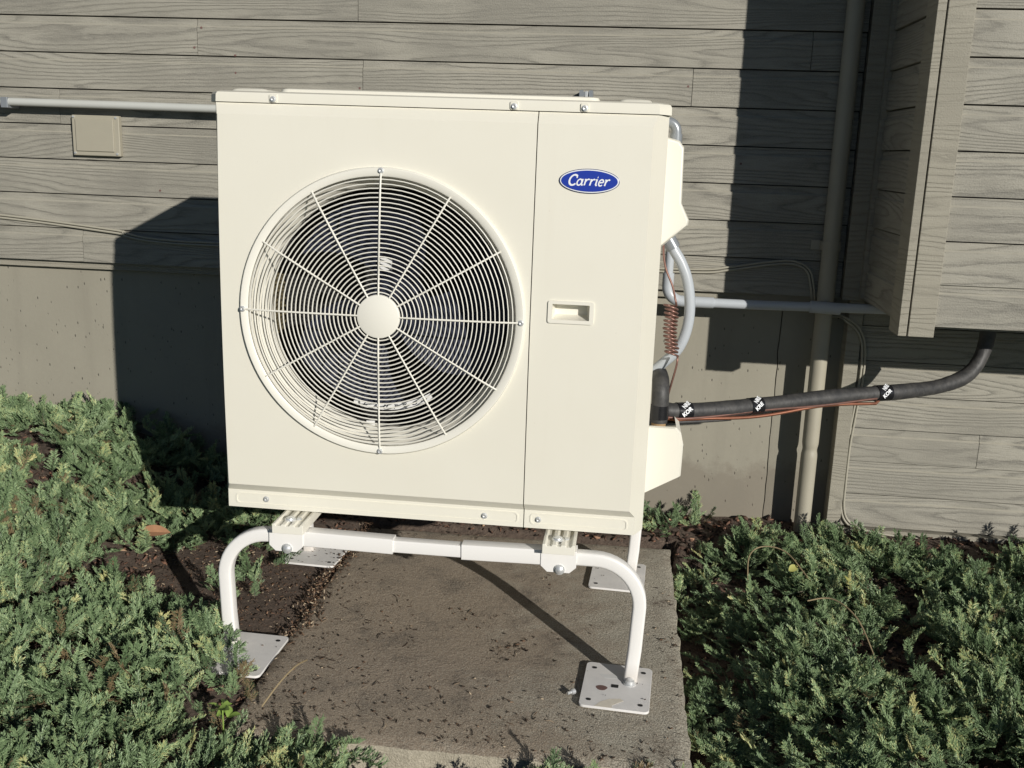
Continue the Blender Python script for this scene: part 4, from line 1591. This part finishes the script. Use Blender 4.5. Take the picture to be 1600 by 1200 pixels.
insts = []
tries = 0
while len(insts) < 11500 and tries < 400000:
    tries += 1
    x, y = rng.uniform(-1.3, 2.5), rng.uniform(-1.7, 0.19)
    z_ok = any(inside(p, x, y) for p in JUN_ZONES)
    sparse = (not z_ok) and any(inside(p, x, y) for p in SPARSE)
    if not (z_ok or sparse):
        continue
    if sparse and rng.rand() > 0.36:
        continue
    if any(inside(p, x, y) for p in BARE) and rng.rand() > 0.06:
        continue
    gap = noise.noise(Vector((x * 5.5, y * 5.5, 8.8)))
    gap2 = noise.noise(Vector((x * 15, y * 15, 2.8)))
    if (gap < -0.25 or gap2 < -0.36) and rng.rand() > 0.10:
        continue
    th = thick(x, y) * (0.55 if sparse else 1.0)
    u = rng.rand() ** 0.6
    z = soil_h(x, y) + 0.008 + th * u * 0.75
    az = rng.uniform(0, 2 * math.pi)
    # runners lean out over their edge
    lean = 2.2 * noise.noise(Vector((x * 1.4, y * 1.4, 4.4))) * math.pi
    az = lean + rng.normal() * 0.9
    if rng.rand() < 0.6:
        az = R(127) + rng.normal() * 0.8        # shoots turn their upper side to the light
    pitch = rng.uniform(0.10, 1.0) * (0.6 + 0.4 * u)
    s = rng.uniform(0.36, 0.74)
    if 1.05 < x < 1.3 and -1.25 < y < 0:
        s *= 0.75
        pitch *= 0.45
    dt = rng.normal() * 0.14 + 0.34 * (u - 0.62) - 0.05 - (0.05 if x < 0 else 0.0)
    if rng.rand() < 0.035:
        dt -= 0.6
    if rng.rand() < 0.07:
        dt += 0.22
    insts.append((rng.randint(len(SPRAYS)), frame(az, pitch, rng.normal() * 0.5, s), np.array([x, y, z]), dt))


def instanced(name, protos, insts, mat):
    """one object: points that carry a spray each, by geometry nodes"""
    pc = bpy.data.collections.new(name + "_sprays")
    for k, (V, F, T) in enumerate(protos):
        me = bpy.data.meshes.new("spray_%02d" % k)
        me.from_pydata([tuple(p) for p in V], [], [tuple(int(i) for i in f) for f in F])
        me.attributes.new("tint", 'FLOAT', 'POINT').data.foreach_set("value", T.astype(np.float32))
        me.materials.append(mat)
        pc.objects.link(bpy.data.objects.new("spray_%02d" % k, me))
    me = bpy.data.meshes.new(name)
    me.from_pydata([tuple(i[2]) for i in insts], [], [])
    eul, scl = [], []
    for i in insts:
        M_ = Matrix(i[1].tolist())
        sc_ = M_.col[0].length
        e = (M_ * (1 / sc_)).to_euler()
        eul += [e.x, e.y, e.z]
        scl.append(sc_)
    me.attributes.new("rot", 'FLOAT_VECTOR', 'POINT').data.foreach_set("vector", eul)
    me.attributes.new("size", 'FLOAT', 'POINT').data.foreach_set("value", scl)
    me.attributes.new("kind_index", 'INT', 'POINT').data.foreach_set("value", [int(i[0]) for i in insts])
    me.attributes.new("shift", 'FLOAT', 'POINT').data.foreach_set("value", [float(i[3]) for i in insts])
    me.materials.append(mat)
    o = bpy.data.objects.new(name, me)
    COL.objects.link(o)
    ng = bpy.data.node_groups.new(name, 'GeometryNodeTree')
    ng.interface.new_socket("Geometry", in_out='INPUT', socket_type='NodeSocketGeometry')
    ng.interface.new_socket("Geometry", in_out='OUTPUT', socket_type='NodeSocketGeometry')
    gi, go = ng.nodes.new('NodeGroupInput'), ng.nodes.new('NodeGroupOutput')
    ci = ng.nodes.new('GeometryNodeCollectionInfo')
    ci.inputs["Collection"].default_value = pc
    ci.inputs["Separate Children"].default_value = True
    ci.inputs["Reset Children"].default_value = True
    ip = ng.nodes.new('GeometryNodeInstanceOnPoints')
    ip.inputs["Pick Instance"].default_value = True

    def attr(nm, ty):
        a_ = ng.nodes.new('GeometryNodeInputNamedAttribute')
        a_.data_type = ty
        a_.inputs["Name"].default_value = nm
        return a_.outputs["Attribute"]
    ng.links.new(gi.outputs[0], ip.inputs["Points"])
    ng.links.new(ci.outputs[0], ip.inputs["Instance"])
    ng.links.new(attr("kind_index", 'INT'), ip.inputs["Instance Index"])
    e2r = ng.nodes.new('FunctionNodeEulerToRotation')
    ng.links.new(attr("rot", 'FLOAT_VECTOR'), e2r.inputs[0])
    ng.links.new(e2r.outputs[0], ip.inputs["Rotation"])
    ng.links.new(attr("size", 'FLOAT'), ip.inputs["Scale"])
    ng.links.new(ip.outputs[0], go.inputs[0])
    md = o.modifiers.new("sprays", 'NODES')
    md.node_group = ng
    return o


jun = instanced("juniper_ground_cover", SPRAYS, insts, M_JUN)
tag(jun, "blue green creeping juniper spreading over the beds around the slab", "ground cover", kind="stuff")


def chip_proto(seed, flat=0.25):
    r = np.random.RandomState(seed)
    n = 5
    top = []
    for k in range(n):
        a = 2 * math.pi * k / n + r.uniform(-0.3, 0.3)
        top.append((math.cos(a) * r.uniform(0.6, 1.5), math.sin(a) * r.uniform(0.12, 0.55), r.uniform(0, flat)))
    V = np.array(top + [(p[0] * 0.9, p[1] * 0.9, -flat) for p in top])
    F = [(0, k, k + 1) for k in range(1, n - 1)]
    for k in range(n):
        k2 = (k + 1) % n
        F += [(k, k + n, k2 + n), (k, k2 + n, k2)]
    return V, np.array(F), np.full(len(V), 0.5)


CHIPS = [chip_proto(s) for s in range(8)]
mi = []
while len(mi) < 11000:
    x, y = rng.uniform(-1.2, 2.4), rng.uniform(-1.7, 0.2)
    if SX0 + 0.015 < x < SX1 + 0.005 and SY0 - 0.005 < y < SY1 + 0.005:
        continue
    if -0.02 < x < 0.16 and (-1.06 < y < -0.84 or -0.43 < y < -0.22):
        if rng.rand() > 0.02:
            continue
    dirt = -0.35 < x < 0.16 and -1.05 < y < -0.2
    if dirt and rng.rand() > 0.75:
        continue
    s = rng.uniform(0.003, 0.013) * (1.35 if (x > 1.0 and (y > -0.1 or x > 1.4)) else 1.0)
    if dirt:
        s *= 0.45
    dt = rng.normal() * 0.24 - 0.08
    if rng.rand() < 0.05:
        dt += 0.4
    mi.append((rng.randint(8), frame(rng.uniform(0, 6.28), rng.normal() * 0.5, rng.normal() * 0.6, s), np.array([x, y, soil_h(x, y) + s * 0.35]), dt))
mul = place_mesh("bark_mulch", CHIPS, mi, M_MULCH)
tag(mul, "dark red brown bark mulch scattered over the soil", "mulch", kind="stuff")


def needle_proto(seed):
    r = np.random.RandomState(seed)
    b = r.normal() * 0.22
    P = [np.array([t - 0.5, b * (t - 0.5) ** 2, 0.04 * math.sin(3 * t)]) for t in np.linspace(0, 1, 4)]
    V, F = [], []
    for i, p in enumerate(P):
        w = 0.05 * (1 - 0.5 * abs(i - 1.5) / 1.5)
        for k in range(3):
            a = 2.1 * k + 0.5
            V.append(p + np.array([0, math.cos(a) * w, math.sin(a) * w + w * 0.5]))
    for i in range(3):
        for k in range(3):
            a, b2 = i * 3 + k, i * 3 + (k + 1) % 3
            F += [(a, b2, b2 + 3), (a, b2 + 3, a + 3)]
    return np.array(V), np.array(F), np.full(len(V), 0.45)


NEED = [needle_proto(s) for s in range(6)]
LIT = CHIPS + NEED
li = []
while len(li) < 2000:
    x, y = rng.uniform(SX0 - 0.02, SX1 - 0.005), rng.uniform(SY0 + 0.01, SY1 - 0.005)
    cl_ = noise.noise(Vector((x * 7, y * 7, 33))) * 0.6 + 0.5
    w = 0.015 + 2.6 * cl_ ** 7 + 0.35 * sstep(0.45, 0.12, x) + 0.25 * sstep(-0.85, -1.15, y) - 0.12 * sstep(-0.7, -0.3, y)
    if rng.rand() > w:
        continue
    if 0.86 < x < 1.03 and (-1.05 < y < -0.84 or -0.42 < y < -0.22) and rng.rand() > 0.03:
        continue
    if rng.rand() < 0.90:
        s = 0.0009 + 0.0046 * rng.rand() ** 3
        k = rng.randint(8)
        M_ = frame(rng.uniform(0, 6.28), rng.normal() * 0.3, rng.normal() * 0.4, s)
    else:
        s = 0.006 + 0.02 * rng.rand() ** 2
        k = 8 + rng.randint(6)
        M_ = frame(rng.uniform(0, 6.28), rng.normal() * 0.06, rng.normal(), s)
    dt = rng.normal() * 0.28 - 0.05
    if rng.rand() < 0.05:
        dt = 0.5
    li.append((k, M_, np.array([x, y, 0.0015 + 0.2 * (s if k < 8 else 0.002)]), dt))
# a few specks on the foot plates
for (px, py, cnt) in ((0.068, -0.948, 16), (0.943, -0.942, 7), (0.058, -0.325, 50), (0.938, -0.322, 8)):
    for _ in range(cnt):
        x, y = px + rng.uniform(-0.07, 0.07), py + rng.uniform(-0.09, 0.09)
        s = rng.uniform(0.0012, 0.004)
        li.append((rng.randint(8), frame(rng.uniform(0, 6.28), 0, 0, s), np.array([x, y, 0.0125 + s * 0.3 + (0.003 if px < 0.1 else 0)]), rng.normal() * 0.2 - 0.1))
lit = place_mesh("slab_litter", LIT, li, M_CRUMB)
tag(lit, "brown crumbs and twigs littered over the concrete slab", "litter", kind="stuff")

# ridge of soil washed against the left edge of the slab
ri = []
for _ in range(800):
    t = rng.rand()
    x = SX0 + rng.normal() * 0.016 + 0.03 * math.sin(t * 9) * 0.4
    y = -0.06 - t * 0.78
    s = rng.uniform(0.0015, 0.007)
    ri.append((rng.randint(8), frame(rng.uniform(0, 6.28), rng.normal() * 0.6, rng.normal() * 0.6, s), np.array([x, y, 0.004 + abs(rng.normal()) * 0.007 * math.exp(-((x - SX0) / 0.025) ** 2)]), rng.normal() * 0.2 + 0.22))
for _ in range(4200):
    x, y = rng.uniform(-0.42, 0.13), rng.uniform(-1.08, -0.18)
    if -0.02 < x and (-1.06 < y < -0.84 or -0.43 < y < -0.22):
        continue
    s = 0.0012 + 0.006 * rng.rand() ** 2.5
    ri.append((rng.randint(8), frame(rng.uniform(0, 6.28), rng.normal() * 0.5, rng.normal() * 0.5, s), np.array([x, y, soil_h(x, y) + s * 0.3]), rng.normal() * 0.25 + 0.10))
rd = place_mesh("soil_crumbs", CHIPS, ri, M_CRUMB)
tag(rd, "ridge of dark soil crumbs along the left slab edge", "soil", kind="stuff")


# small single things
def leaf_blade(L_, w, curl, n=6):
    v, f = [], []
    for i in range(n + 1):
        t = i / n
        ww = w * math.sin(math.pi * min(1, 0.08 + t * 0.92)) ** 0.8 * 0.5
        z = curl * math.sin(math.pi * t) * L_
        v += [(L_ * t, -ww, z), (L_ * t, 0, z - ww * 0.35), (L_ * t, ww, z)]
    for i in range(n):
        a = i * 3
        f += [(a, a + 1, a + 4, a + 3), (a + 1, a + 2, a + 5, a + 4)]
    nv = len(v)
    v += [(p[0], p[1], p[2] - 0.0006) for p in v]
    f += [tuple(reversed([i + nv for i in q])) for q in f]
    return v, f


def lay(mesh_vf, loc, az, pitch, roll, s=1.0):
    M_ = frame(az, pitch, roll, s)
    return [tuple(M_ @ np.array(p) + np.array(loc)) for p in mesh_vf[0]], mesh_vf[1]


for k, (x, y, az, lab) in enumerate(((1.405, -0.375, 0.6, "fallen pale yellow leaf on the juniper beside the tan runner, right of the slab"),
                                     (1.56, -0.40, 2.0, "yellow green fallen leaf on the juniper just before the bare mulch patch"),)):
    m = MB().add(*lay(leaf_blade(0.03, 0.022, 0.15), (x, y, soil_h(x, y) + thick(x, y) + 0.042), az, 0.3, 0.5))
    tag(m.build("fallen_leaf", M_LEAFY, None, 60), lab, "leaf", "yellow leaves fallen on the juniper")
bk = MB()
v, f = leaf_blade(0.095, 0.042, 0.08)
bk.add(*lay((v, f), (-0.435, -0.455, soil_h(-0.40, -0.45) + 0.085), 0.1, 0.0, 0.5))
tag(bk.build("bark_piece", M_BARK, None, 30), "orange brown curl of bark lying in the juniper on the left", "bark")
weed = thing("small_weed", (0.145, -1.255, 0.0), "bright lime green broad-leaved weed among the juniper near the slab corner", "weed")
for k in range(9):
    zb = soil_h(0.145, -1.27) + 0.088 + 0.012 * (k % 3)
    MB().add(*lay(leaf_blade(0.028, 0.015, 0.12), (0.146 + 0.012 * math.cos(k), -1.262 + 0.014 * math.sin(k * 2.1), zb), k * 2.4, 0.35, 0.2)).build("leaf", M_LIME, weed, 60)
MB().tube([(0.145, -1.26, -0.03), (0.147, -1.262, 0.03), (0.146, -1.262, 0.075)], 0.0015, 6).build("stem", M_LIME, weed, 60)
stems = [
    ([(1.30, -0.36, 0.02), (1.30, -0.33, 0.10), (1.34, -0.31, 0.125), (1.40, -0.33, 0.12), (1.45, -0.40, 0.08)], "tan bare runner arching over the juniper beside a pale yellow leaf"),
    ([(1.41, -0.62, 0.11), (1.47, -0.62, 0.12), (1.52, -0.68, 0.10), (1.55, -0.76, 0.04)], "tan bare runner curving down into the bare mulch patch"),
    ([(0.19, -1.16, 0.01), (0.215, -1.12, 0.045), (0.235, -1.07, 0.06), (0.245, -1.02, 0.05)], "thin tan stem sticking up from the juniper near the left foot plate"),
]
for p, lab in stems:
    tag(MB().tube(curve(p, 8), 0.0019, 6).build("bare_runner", M_STEM, None, 60), lab, "stem", "bare juniper runners")
